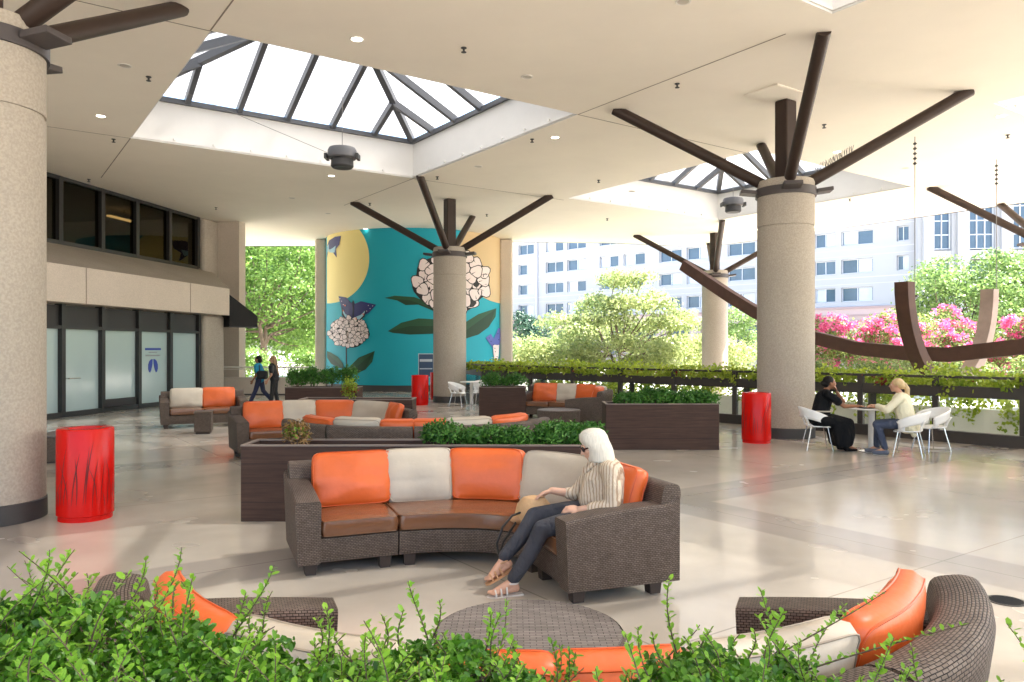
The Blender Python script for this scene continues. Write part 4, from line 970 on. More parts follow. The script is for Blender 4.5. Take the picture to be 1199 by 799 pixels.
# U shaped sofa at the front
hb = bez((1.13, 3.70), (.97, 3.24), (.62, 2.97), (.06, 2.97), 16); hb2 = [(.12-x*.90, y) for x, y in hb[::-1]]
PU = Path(hb+hb2[1:]); L = PU.L; e = (L-.40)/6
SOFA2 = sofa('U shaped wicker sofa seen from behind at the bottom, beyond the green hedge', hb+hb2[1:], [L*.27, L*.5, L*.73], [(.19+(L-.38)*a, .19+(L-.38)*b, c) for a, b, c in ((0, .205, 'o'), (.205, .375, 't'), (.375, .5, 'o'), (.5, .625, 'o'), (.625, .795, 't'), (.795, 1, 'o'))], SG, seed=4, D=.92, bt_=.23, cs=.36)
def again(src, dx, dy, rz, label):
    c = copy_tree(src); c.location = src.location+Vector((dx, dy, 0)); c.rotation_euler = (0, 0, math.radians(rz)); c['label'] = label; return c
again(SOFA1, -2.92, 6.72, 7, 'curved wicker sofa with five cushions left of the middle, behind the low sofa backs')
again(SOFA2, -1.42, 7.75, 4, 'wicker sofa with its low back turned, just behind the planter with green shrubs')
c = again(SOFA1, 2.05, 13.0, -42, 'far wicker sofa by the railing, behind the planter full of dark shrubs')
lp = fl(200, 503); dd = dirv(18)
sofa('small wicker loveseat in front of the frosted shopfront', [(-7.85, 17.2), (-7.02, 17.6), (-6.19, 18.0)], [.9], [(.2, .9, 't'), (.9, 1.62, 'o')], SG, welt=False, seed=8)
# coffee tables
def wtable(loc, r, h, label):
    t = thing('wicker_table', label, 'table', loc, 0, 'round wicker tables')
    mb = MB(); n = 48
    mb.lathe([(r-.03, .04), (r-.005, h-.04), (r, h-.02), (r-.012, h-.004)], n=n, caps=False); mb.build('drum_body', 'wicker', t, True)
    mb = MB(); mb.lathe([(r-.014, h-.012), (r-.02, h)], n=n); mb.build('woven_top', 'wicker_grey', t, True, angle=50)
    mb = MB(); mb.lathe([(r-.10, .0), (r-.10, .045)], n=24); mb.build('plinth', 'leg_plastic', t, True)
    return t
wtable((.085, 3.80, 0), .475, .415, 'round wicker coffee table near the seated woman in the front')
wtable((1.07, 17.6, 0), .50, .42, 'round dark wicker table by the far railing sofa')
wtable((-1.55, 11.35, 0), .45, .40, 'round wicker table between the two middle sofas')
t = thing('side_table', 'small square wicker table beside the loveseat by the shopfront', 'table', (-6.62, 16.5, 0), .3, 'square wicker tables')
mb = MB(); mb.box((0, 0, .24), (.34, .50, .40)); mb.build('body', 'wicker', t, bevel=.015); mb = MB(); mb.box((0, 0, .455), (.36, .52, .03)); mb.build('top', 'wicker', t, bevel=.01)
mb = MB(); mb.box((0, 0, .02), (.28, .44, .04)); mb.build('plinth', 'leg_plastic', t)
t = thing('side_table', 'low dark wicker table between near column and red bin', 'table', (-7.15, 12.5, 0), .2, 'square wicker tables')
mb = MB(); mb.box((0, 0, .22), (.8, .8, .38)); mb.build('body', 'wicker', t, bevel=.02); mb = MB(); mb.box((0, 0, .425), (.83, .83, .03)); mb.build('top', 'wicker_grey', t, bevel=.01)
mb = MB(); mb.box((0, 0, .015), (.7, .7, .03)); mb.build('plinth', 'leg_plastic', t)

# red bins
def bin_(loc, rz, label, h=.965, r=.275, detail=True):
    t = thing('litter_bin', label, 'litter bin', loc, rz, 'red metal litter bins')
    mb = MB(); mb.lathe([(r-.015, .0), (r-.015, .05), (r, .06), (r, h-.02), (r-.008, h-.003), (r-.03, h), (r*.60, h-.004), (r*.58, h-.03), (r*.58, h-.09)], n=64, caps=False); mb.build('shell', 'red_paint', t, True)
    mb = MB(); mb.lathe([(r*.575, h-.04), (r*.57, h-.3), (.01, h-.3)], n=32, caps=False); mb.build('liner', 'liner_black', t, True)
    rr = random.Random(5); mb = MB()
    for k in range(38):
        th = 2*PI*k/38+rr.uniform(-.05, .05); z = .14+rr.random()*.06; ln = rr.uniform(.12, .62) if k % 3 else rr.uniform(.45, .66); lean = rr.uniform(-.35, .35); cur = rr.uniform(-1.1, 1.1); w = rr.uniform(.0032, .0062)
        L_, R_ = [], []
        for j in range(9):
            f = j/8; a = th+lean*f*ln+cur*f*f*ln; ww = w*math.sin(PI*min(.97, f*.9+.06))
            for q, arr in ((-1, L_), (1, R_)): arr.append(((r+.0015)*math.cos(a+q*ww/r), (r+.0015)*math.sin(a+q*ww/r), z+ln*f))
        V = L_+R_; mb.add(V, [(j, 9+j, 10+j, j+1) for j in range(8)])
    mb.build('grass_cutout', 'slot_dark', t)
    return t
b0_ = bin_((-4.55, 8.2, 0), .3, 'red litter bin with grass cut-outs beside the near column')
for (x, y), w in (((4.72, 14.85), 'red litter bin in front of the tall column by the railing'), ((-2.97, 24.8), 'red litter bin left of the mural column'), ((-2.70, 27.9), 'red litter bin half hidden behind the mural column')):
    c = copy_tree(b0_); c.location = (x, y, 0); c['label'] = w; c.rotation_euler = (0, 0, x)

# planters
def planter(x0, x1, y0, y1, h, label):
    c = Vector(((x0+x1)/2, (y0+y1)/2, 0)); t = thing('planter', label, 'planter', c, 0, 'long dark timber planters'); a, b = (x1-x0)/2, (y1-y0)/2
    mb = MB(); w = .035
    mb.box((0, -b+w/2, h/2), (2*a, w, h)); mb.box((0, b-w/2, h/2), (2*a, w, h)); mb.box((-a+w/2, 0, h/2), (w, 2*b-2*w, h)); mb.box((a-w/2, 0, h/2), (w, 2*b-2*w, h)); mb.build('box', 'planter_wood', t, bevel=.004)
    mb = MB(); mb.box((0, 0, h-.14), (2*a-2*w-.004, 2*b-2*w-.004, .06)); mb.build('soil', 'soil', t)
    mb = MB()
    mb.box((0, -b+.016, h+.008), (2*a+.01, .042, .016)); mb.box((0, b-.016, h+.008), (2*a+.01, .042, .016)); mb.box((-a+.016, 0, h+.008), (.042, 2*b-.05, .016)); mb.box((a-.016, 0, h+.008), (.042, 2*b-.05, .016)); mb.build('rim', 'planter_edge', t)
    return t
planter(-2.83, .95, 8.02, 8.56, .785, 'long dark planter right behind the main curved sofa')
planter(1.68, 3.70, 13.73, 14.35, .81, 'wide dark planter full of shrubs in front of the railing sofa')
planter(-.86, .36, 20.0, 20.8, .80, 'dark planter beside the white chairs near the mural column')
planter(-5.85, -3.98, 19.8, 20.5, .80, 'dark planter with clipped shrubs below the mural, near the walkers')
planter(-4.2, -1.96, 15.1, 15.75, .80, 'low planter half hidden behind the five cushion curved sofa')

# white cafe chairs
def chair_proto(label):
    t = thing('cafe_chair', label, 'chair', (0, 0, 0), 0, 'white moulded cafe chairs')
    def shell(name, fn, nu, nv):
        V = []; Fc = []
        for i in range(nu+1):
            for j in range(nv+1): V.append(fn(i/nu, j/nv))
        for i in range(nu):
            for j in range(nv): a = i*(nv+1)+j; Fc.append((a, a+1, a+nv+2, a+nv+1))
        mb = MB(); mb.add(V, Fc); o = mb.build(name, 'white_plastic', t, True, angle=70); s = o.modifiers.new('thick', 'SOLIDIFY'); s.thickness = .02; s.offset = 0; return o
    def seat(u, v):
        x, y = -1+2*u, -1+2*v; q = max(abs(x), abs(y))/(((abs(x)**4+abs(y)**4)**.25) or 1) if (x or y) else 1
        return (.225*x*q+.01, .225*y*q, .452-.018*(1-x*x)*(1-y*y)+.012*x*x*(1 if x < 0 else -1))
    shell('seat', seat, 10, 10)
    def band(u, v):
        th = math.radians(-118+236*u); c = abs(-1+2*u); top = .81-.17*c**1.8; hgt = .21-.05*c; r = .275+.02*(1-c)
        z = top-hgt*v; fl_ = .05*(1-v)*(1-c*.6); return (-(r+fl_)*math.cos(th)*1.0+.0, (r*1.02+fl_*.6)*math.sin(th), z)
    shell('backrest', band, 30, 4)
    for s in (-1, 1):
        def strut(u, v, s=s):
            f = u; w = .055+.05*(1-f)**2; x = .10*(1-f)+.125*f-.10*math.sin(PI*f)*.35; y = s*(.222+.05*f); return (x+(v-.5)*w*1.3, y, .45+.17*f)
        shell('arm_support', strut, 6, 2)
        def bk(u, v, s=s):
            f = u; return (-.20-.075*f+.02*math.sin(PI*f), s*(.13+.05*f)+(v-.5)*.07, .45+.19*f)
        shell('back_support', bk, 6, 2)
    for sx in (-1, 1):
        for sy in (-1, 1):
            mb = MB(); mb.tube([(sx*.15, sy*.16, .44), (sx*.225+(-.02 if sx < 0 else 0), sy*.23, .006)], [.012, .010], 8); mb.build('leg', 'chrome', t, True)
            
    mb = MB(); mb.bar((-.15, -.16, .435), (.15, .16, .435), .02, .012); mb.bar((-.15, .16, .430), (.15, -.16, .430), .02, .012); mb.build('under_frame', 'chrome', t)
    return t
ch = chair_proto('white cafe chair the woman in black sits on'); ch.scale = (.94, .94, .96); ch.location = (5.46, 13.74, 0); ch.rotation_euler = (0, 0, math.radians(-8))
for (x, y), a, w in (((6.65, 12.89), 146, 'white cafe chair the woman in the cream jacket sits on'), ((7.38, 13.55), 190, 'empty white cafe chair at the right of the table, beside the railing'), 
                     ((-1.68, 24.0), -20, 'white cafe chair beside the base of the mural column'), ((-1.02, 24.3), 200, 'white cafe chair left of the planter near the mural column'), ((-1.1, 25.2), 250, 'white cafe chair at the back, next to the railing end')):
    c = copy_tree(ch); c.location = (x, y, 0); c.rotation_euler = (0, 0, math.radians(a)); c['label'] = w
def ctable(loc, label):
    t = thing('cafe_table', label, 'table', loc, 0, 'round white cafe tables')
    mb = MB(); mb.lathe([(.36, .735), (.375, .742), (.375, .755), (.36, .762), (.002, .763)], n=40); mb.build('table_top', 'white_plastic', t, True)
    mb = MB(); mb.lathe([(.055, .02), (.055, .735)], n=20); mb.build('pedestal', 'stucco_wall', t, True)
    mb = MB(); mb.lathe([(.27, .001), (.27, .012), (.20, .03), (.06, .04)], n=36); mb.build('base', 'chrome', t, True); return t
ctable((6.36, 13.60, 0), 'round white cafe table between the two talking women'); ctable((-1.3, 24.7, 0), 'round white cafe table among the far white chairs')
t = thing('tablet', 'black tablet lying on the round white cafe table', 'tablet', (6.24, 13.48, .764), .2)
mb = MB(); mb.box((0, 0, .012), (.30, .22, .022)); mb.build('body', 'laptop', t, bevel=.004); mb = MB(); mb.box((.16, 0, .035), (.05, .10, .05), .4); mb.build('phone_stand', 'laptop', t, bevel=.01)
# drain in the floor
p = fl(1178, 704); t = thing('floor_drain', 'round slotted floor drain at the right of the front sofa', 'drain', p)
mb = MB(); mb.lathe([(.125, .001), (.125, .005), (.11, .006), (.11, .003), (.001, .003)], n=32); mb.build('ring', 'drain', t); mb = MB()
for k in range(-5, 6): mb.box((0, k*.019, .0042), (2*math.sqrt(max(.0001, .105**2-(k*.019)**2)), .010, .003))
mb.build('slots', 'drain_dark', t)

# ================================================================== people
def hand(mb, w, d, n, side, curl=.5, s=1.0):
    w = Vector(w); d = Vector(d).normalized(); n = Vector(n); n = (n-d*n.dot(d)).normalized(); sd = d.cross(n)*side
    R = Matrix((sd, d, n)).transposed()
    mb.ell(w+d*.048*s, (.040*s, .056*s, .018*s), R)
    for i, l in enumerate((.072, .080, .075, .060)):
        b = w+d*(.088-.004*abs(i-1))*s+sd*(.029-.0195*i)*s; dirs = []
        p = [b-d*.02*s]; a = curl*.5+i*.05
        for q, f in enumerate((.45, .32, .23)):
            p.append((p[-1] if q else b)+(d*math.cos(a)+n*math.sin(a)+sd*(.06-.04*i))*l*f*s); a += curl*.7
        mb.chain(p, [.0095*s, .009*s, .0082*s, .0072*s], 8)
    b = w+d*.025*s+sd*.028*s; q = b+(d*.65+sd*.65+n*.25).normalized()*.042*s; mb.chain([b, q, q+(d*.85+sd*.2+n*.3).normalized()*.034*s], [.013*s, .0105*s, .0085*s], 8)
def head(mb, c, fw, s=1.0, up=(0, 0, 1), ears=True):
    c = Vector(c); fw = Vector(fw).normalized(); up = Vector(up); up = (up-fw*up.dot(fw)).normalized(); sd = fw.cross(up); R = Matrix((sd, fw, up)).transposed()
    L = lambda x, y, z: c+(sd*x+fw*y+up*z)*s
    E = lambda p, r: mb.ell(L(*p), tuple(k*s for k in r), R)
    E((0, -.012, .03), (.074, .092, .088)); E((0, .022, -.02), (.064, .070, .088)); E((0, .052, -.082), (.036, .032, .028)); E((0, .030, -.06), (.054, .050, .045))
    mb.cap(L(0, .086, .012), L(0, .106, -.022), .009*s, .0135*s, 8); E((0, .099, -.024), (.018, .012, .009))
    E((0, .085, -.050), (.024, .010, .006)); E((0, .083, -.059), (.020, .010, .006)); E((0, .080, .028), (.050, .014, .010))
    for q in (-1, 1):
        E((q*.036, .066, -.010), (.022, .020, .02))
        if ears: E((q*.076, -.012, -.004), (.010, .018, .030))
    return L, R
def eyes(L, R, parent, off, s=1):
    w = MB(); k = MB()
    for q in (-1, 1): w.ell(L(q*.031, .080, .008)-off, (.012*s, .006*s, .007*s), R, 8, 6); k.ell(L(q*.031, .0855, .008)-off, (.0055*s, .003*s, .0055*s), R, 8, 6)
    w.build('eye', 'eye_white', parent, True); k.build('pupil', 'ink', parent, True)
def person(label, body, skin, voxel, off, group=None):
    o = remesh_build(body, 'person', skin, None, voxel, 3, off); o.location = off; tag(o, label, 'person', group); return o

# --- white haired woman on the curved sofa
V3 = Vector; O = V3((.72, 5.86, 0)); b = MB()
pel, ch_, nk, hc = V3((.71, 5.87, .54)), V3((.725, 5.90, .86)), V3((.675, 5.90, .962)), V3((.625, 5.90, 1.055))
fwd = V3((-.93, -.10, -.36))
b.chain([pel, V3((.75, 5.88, .70)), ch_], [.135, .115, .125], 16)
b.chain([ch_+V3((0, 0, .05)), nk, hc+V3((.02, 0, -.05))], [.075, .050, .048])
Lh, Rh = head(b, hc, fwd, .98)
nS, fS = V3((.735, 5.735, .895)), V3((.695, 6.055, .895)); nE, fE = V3((.735, 5.655, .635)), V3((.49, 6.04, .66)); nW, fW = V3((.50, 5.68, .615)), V3((.31, 5.98, .70))
b.chain([nS, nE, nW], [.050, .040, .027]); b.chain([fS, fE, fW], [.050, .040, .027])
hand(b, nW, (-1, .12, .05), (0, .5, -.8), 1, .9); hand(b, fW, (-.9, -.05, -.30), (0, -.2, -1), -1, .35)
nH, fH = V3((.68, 5.77, .535)), V3((.68, 5.97, .54)); nK, fK = V3((.22, 5.62, .485)), V3((.17, 5.83, .535)); nA, fA = V3((.005, 5.63, .095)), V3((-.065, 5.70, .235))
b.chain([nA.lerp(nK, .10), nA], [.036, .033]); b.chain([fA.lerp(fK, .10), fA], [.036, .033])
def foot(b, a, d, up, s=1):
    a = V3(a); d = V3(d).normalized(); up = V3(up).normalized(); sd = d.cross(up)
    b.chain([a, a-d*.025-up*.045], [.034*s, .030*s]); b.chain([a, a+d*.075-up*.035, a+d*.135-up*.060], [.033*s, .031*s, .024*s]); b.chain([a-d*.025-up*.05, a+d*.12-up*.062], [.024*s, .028*s])
    for k in range(5): b.chain([a+d*.12-up*.062+sd*(.030-.015*k)*s, a+d*(.178-.009*abs(k-.8))-up*.066+sd*(.032-.016*k)*s], [.012*s, (.0115 if k else .014)*s], 8)
foot(b, nA, (-.95, -.25, -.02), (0, 0, 1)); foot(b, fA, (-.85, -.2, -.42), (-.40, -.05, .88))
W = person('white haired woman in striped shirt and grey jeans sitting with crossed legs', b, 'skin_light', .0065, O)
s = MB(); s.chain([V3((.715, 5.87, .56)), V3((.725, 5.885, .70)), V3((.722, 5.90, .84)), V3((.70, 5.90, .895))], [.155, .155, .142, .085], 18)
s.chain([V3((.725, 5.76, .89)), V3((.702, 6.03, .89))], [.075, .075]); s.chain([V3((.62, 5.86, .80)), V3((.60, 5.87, .66))], [.085, .095]); s.chain([V3((.80, 5.86, .62)), V3((.80, 5.88, .78))], [.075, .08]); s.chain([nS, nS.lerp(nE, .5)+V3((.012, -.01, 0)), nE, nE.lerp(nW, .52)], [.070, .066, .062, .052]); s.chain([fS, fS.lerp(fE, .5), fE, fE.lerp(fW, .30)], [.068, .062, .054, .046])
remesh_build(s, 'shirt', 'shirt_stripe', W, .008, 3, O)
s = MB(); 
for k in (-1, 1): s.chain([V3((.615, 5.90+.062*k, .925)), V3((.565, 5.90+.055*k, .875)), V3((.545, 5.90+.02*k, .80))], [.020, .018, .010])
s.chain([V3((.61, 5.84, .925)), V3((.69, 5.825, .955)), V3((.735, 5.90, .965)), V3((.69, 5.975, .955)), V3((.61, 5.96, .925))], [.018]*5)
cf = nE.lerp(nW, .48); s.chain([cf, nE.lerp(nW, .62)], [.050, .048]); remesh_build(s, 'collar', 'shirt_stripe', W, .007, 2, O)
s = MB(); s.ell(V3((.72, 5.87, .545)), (.165, .185, .125)); s.chain([nH, nH.lerp(nK, .5)+V3((0, 0, .012)), nK, nK.lerp(nA, .5)+V3((.012, 0, 0)), nA+V3((.008, 0, .03))], [.098, .083, .066, .058, .049], 16); s.chain([fH, fH.lerp(fK, .5)+V3((0, 0, .012)), fK, fK.lerp(fA, .5)+V3((.012, 0, 0)), fA+V3((.012, .005, .03))], [.098, .083, .066, .058, .049], 16)
remesh_build(s, 'jeans', 'denim_grey', W, .008, 3, O)
h = MB(); hcx = hc; rings = []
for z, rx, ry, sh in ((.134, .012, .012, .02), (.130, .045, .045, .018), (.112, .082, .078, .014), (.080, .108, .098, .010), (.040, .114, .106, .018), (.012, .112, .112, .034), (-.03, .104, .114, .060), (-.075, .104, .118, .070), (-.100, .104, .120, .072), (-.118, .102, .118, .072), (-.122, .08, .09, .07)):
    c = hcx+V3((sh-.012, 0, z+.006)); rings.append([c+V3((rx*math.cos(2*PI*k/40)*(1+.012*math.sin(9*k)), ry*math.sin(2*PI*k/40)*(1+.012*math.cos(7*k)), .006*math.sin(5*k) if z < -.12 else 0)) for k in range(40)])
h.loft(rings); h.build('hair', 'hair_white', W, True, off=O, angle=80)
g = MB()
for q in (-1, 1): g.ell(Lh(q*.033, .090, .012), (.029, .012, .022), Rh, 12, 8); g.bar(Lh(q*.06, .085, .016), Lh(q*.078, -.01, .014), .006, .010)
g.bar(Lh(-.02, .098, .018), Lh(.02, .098, .018), .006, .006); g.build('sunglasses', 'sunglass', W, True, off=O)
def sandal(a, d, up, m1, name):
    a = V3(a); d = V3(d).normalized(); up = V3(up); up = (up-d*up.dot(d)).normalized(); sd = d.cross(up); g = MB(); c0 = a-up*.088
    pr = [(-.075, .026), (-.02, .034), (.06, .038), (.12, .046), (.17, .042), (.195, .018), (.195, -.018), (.17, -.042), (.12, -.046), (.06, -.036), (-.02, -.034), (-.075, -.026)]
    n_ = len(pr); g.add([c0+d*x+sd*y-up*.014 for x, y in pr]+[c0+d*x+sd*y for x, y in pr], [tuple(range(n_)), tuple(range(n_, 2*n_))[::-1]]+[(i, n_+i, n_+(i+1) % n_, (i+1) % n_) for i in range(n_)])
    for x, hh, w in ((.135, .046, .044), (.095, .062, .043), (.052, .080, .040)):
        g.tube([c0+d*x+sd*(w*math.cos(q))+up*(hh*math.sin(q)) for q in [PI*i/8 for i in range(9)]], .007, 6)
    g.tube([a+d*.0-up*.005+d*(.040*math.cos(q))+sd*(.040*math.sin(q)) for q in [2*PI*i/14 for i in range(15)]], .007, 6); g.build(name, m1, W, True, off=O)
sandal(nA, (-.95, -.25, -.02), (0, 0, 1), 'sandal_silver', 'sandal'); sandal(fA, (-.85, -.2, -.42), (-.40, -.05, .88), 'sandal_tan', 'sandal')
t = thing('handbag', 'small tan straw handbag with black strap on the sofa beside the seated woman', 'handbag', (.17, 6.02, .435)); 
mb = MB(); mb.lathe([(.07, .002), (.135, .02), (.148, .08), (.130, .155), (.085, .205), (.02, .22)], n=28, sy=.75); mb.build('body', 'straw', t, True)
mb = MB(); mb.tube([(-.10, -.06, .10), (-.17, -.14, .09), (-.24, -.2, .02), (-.285, -.22, -.10), (-.27, -.21, -.20), (-.235, -.17, -.10), (-.14, -.1, .03)], .009, 8); mb.build('strap', 'strap_black', t, True)
mb = MB(); mb.ell((-.12, -.02, .04), (.07, .05, .035)); mb.build('pouch', 'sandal_tan', t, True)

# --- the two women at the cafe table
def sitter(label, O, rz, P, skin, voxel=.010):
    """P maps joint names to local points (facing +x)"""
    Mz = Matrix.Rotation(rz, 3, 'Z'); O = V3(O); G = lambda p: O+Mz @ V3(p)
    b = MB(); b.chain([G(P['pel']), G(P['waist']), G(P['chest'])], [.135, .12, .125], 14); b.chain([G(P['chest'])+V3((0, 0, .06)), G(P['neck']), G(P['head'])+V3((0, 0, -.05))], [.075, .05, .046])
    L, R = head(b, G(P['head']), Mz @ V3(P['look']), 1.0)
    for q in 'lr':
        b.chain([G(P['s'+q]), G(P['e'+q]), G(P['w'+q])], [.050, .040, .026]); hand(b, G(P['w'+q]), Mz @ V3(P['hd'+q]), Mz @ V3(P['hn'+q]), 1 if q == 'l' else -1, P.get('cu'+q, .5))
        b.chain([G(P['k'+q]), G(P['a'+q])], [.055, .036])
        a = G(P['a'+q]); d = Mz @ V3((1, 0, 0)); b.chain([a, a+d*.09+V3((0, 0, -.045)), a+d*.15+V3((0, 0, -.055))], [.035, .032, .022])
    o = person(label, b, skin, voxel, O); eyes(L, R, o, O); return o, G, Mz, L, R
O1 = V3((5.50, 13.70, 0))
P1_ = dict(pel=(-.02, 0, .55), waist=(.0, 0, .72), chest=(.06, 0, .93), neck=(.10, 0, 1.08), head=(.16, 0, 1.20), look=(1, .05, -.02),
    sr=(.07, -.19, 1.0), er=(.34, -.22, .80), wr=(.60, -.14, .80), hdr=(1, .1, -.05), hnr=(0, 0, -1), cur=.4, sl=(.10, .17, 1.0), el=(.42, .10, .86), wl=(.27, .02, 1.06), hdl=(-.3, -.1, 1), hnl=(-.9, 0, -.3), cul=1.1,
    kr=(.43, -.12, .50), ar=(.42, -.09, .10), kl=(.45, .10, .50), al=(.36, .12, .10))
o, G, Mz, L, R = sitter('dark haired woman in a black dress sitting at the white table', O1, math.radians(-6), P1_, 'skin_brown')
s = MB(); s.ell(G((-.02, 0, .56)), (.19, .20, .15)); s.chain([G((-.01, 0, .60)), G((.01, 0, .75)), G((.06, 0, .93)), G((.09, 0, 1.02))], [.165, .15, .155, .085], 16); s.chain([G((.07, -.16, 1.0)), G((.09, .15, 1.0))], [.078, .078])
for q in 'lr': s.chain([G(P1_['s'+q]), G(P1_['s'+q]).lerp(G(P1_['e'+q]), .62)], [.072, .074])
for i in range(9):
    y = -.15+.0375*i; s.chain([G((.0, y, .55)), G((.25, y, .54)), G((.44, y*.95, .50)), G((.47, y*1.1, .33)), G((.44, y*1.35, .15))], [.12, .10, .088, .075, .055])
    s.chain([G((.22, y, .50)), G((.25, y*1.2, .32)), G((.27, y*1.35, .14))], [.10, .10, .075]); s.chain([G((.33, y, .48)), G((.36, y*1.2, .30)), G((.36, y*1.4, .13))], [.10, .10, .08])
remesh_build(s, 'dress', 'dress_black', o, .013, 4, O1)
s = MB(); s.tube([G((.03+.168*math.cos(a), .162*math.sin(a), .70)) for a in [2*PI*i/24 for i in range(25)]], .014, 6); s.build('belt', 'leather_taupe', o, True, off=O1)
s = MB(); c = G(P1_['head']); f = Mz @ V3((1, 0, 0)); s.ell(c-f*.028+V3((0, 0, .040)), (.098, .092, .088)); s.ell(c-f*.115+V3((0, 0, -.01)), (.05, .055, .05)); s.ell(c-f*.07+V3((0, 0, -.03)), (.05, .078, .06)); remesh_build(s, 'hair', 'hair_black', o, .01, 3, O1)
s = MB(); a = G(P1_['wl']); s.tube([a+V3((.031*math.cos(q), .031*math.sin(q), .0)) for q in [2*PI*i/12 for i in range(13)]], .008, 6); s.build('wristwatch', 'ink', o, off=O1)
for q in 'lr':
    s = MB(); a = G(P1_['a'+q]); d = Mz @ V3((1, 0, 0)); s.chain([a-d*.02+V3((0, 0, -.065)), a+d*.10+V3((0, 0, -.072)), a+d*.165+V3((0, 0, -.075))], [.034, .036, .022]); remesh_build(s, 'shoe', 'dress_black', o, .009, 2, O1)
O2 = V3((6.62, 12.95, 0))
P2_ = dict(pel=(-.02, 0, .55), waist=(.0, 0, .72), chest=(.05, 0, .92), neck=(.08, 0, 1.06), head=(.13, 0, 1.185), look=(1, .12, .02),
    sl=(.06, -.19, .99), el=(.24, -.25, .76), wl=(.46, -.12, .80), hdl=(1, .3, .05), hnl=(0, 0, -1), sr=(.06, .18, .99), er=(.26, .24, .78), wr=(.44, .06, .84), hdr=(1, -.3, .1), hnr=(0, -.3, -1),
    kl=(.42, -.12, .52), al=(.44, -.14, .11), kr=(.42, .10, .52), ar=(.30, .10, .11))
P2_['sl'], P2_['sr'] = P2_['sr'], P2_['sl']; P2_['el'], P2_['er'] = P2_['er'], P2_['el']; P2_['wl'], P2_['wr'] = P2_['wr'], P2_['wl']
o, G, Mz, L, R = sitter('blonde woman with a ponytail in a cream jacket sitting at the white table', O2, math.radians(150), P2_, 'skin_mid')
s = MB(); s.chain([G((-.03, 0, .54)), G((.0, 0, .72)), G((.05, 0, .92)), G((.075, 0, 1.0))], [.165, .15, .155, .085], 16); s.ell(G((-.06, 0, .50)), (.17, .20, .12)); s.chain([G((.06, -.16, .985)), G((.06, .16, .985))], [.078, .078])
for q in 'lr': s.chain([G(P2_['s'+q]), G(P2_['e'+q]), G(P2_['e'+q]).lerp(G(P2_['w'+q]), .8)], [.072, .064, .050])
s.chain([G((-.10, -.12, .52)), G((-.14, -.12, .36))], [.07, .045]); s.chain([G((-.10, .10, .52)), G((-.14, .10, .37))], [.07, .045]); s.chain([G((-.14, -.1, .42)), G((-.14, .1, .42))], [.05, .05])
remesh_build(s, 'jacket', 'jacket_cream', o, .012, 4, O2)
s = MB(); s.ell(G((0, 0, .545)), (.16, .17, .11))
for q in 'lr': k = 1 if P2_['k'+q][1] > 0 else -1; s.chain([G((.02, .09*k, .545)), G(P2_['k'+q]), G(P2_['a'+q])+V3((0, 0, .03))], [.095, .072, .055])
remesh_build(s, 'jeans', 'denim_blue', o, .012, 3, O2)
for q in 'lr':
    s = MB(); a = G(P2_['a'+q]); d = Mz @ V3((1, 0, 0)); s.chain([a-d*.03+V3((0, 0, -.055)), a+d*.09+V3((0, 0, -.062)), a+d*.165+V3((0, 0, -.070))], [.045, .044, .033]); sh = remesh_build(s, 'shoe', 'shoe_grey', o, .009, 2, O2)
    s = MB(); s.chain([a-d*.03+V3((0, 0, -.092)), a+d*.165+V3((0, 0, -.094))], [.016, .016]); s.build('sole', 'sole_white', sh, True, off=O2)
s = MB(); c = G(P2_['head']); f = Mz @ V3((1, .12, 0)); s.ell(c-f*.028+V3((0, 0, .040)), (.096, .094, .088)); s.ell(c-f*.085+V3((0, 0, -.01)), (.055, .06, .055)); s.chain([c-f*.125+V3((0, 0, .02)), c-f*.165+V3((0, 0, -.06)), c-f*.16+V3((0, 0, -.18)), c-f*.14+V3((0, 0, -.27))], [.035, .042, .038, .014]); remesh_build(s, 'hair', 'hair_blonde', o, .01, 3, O2)

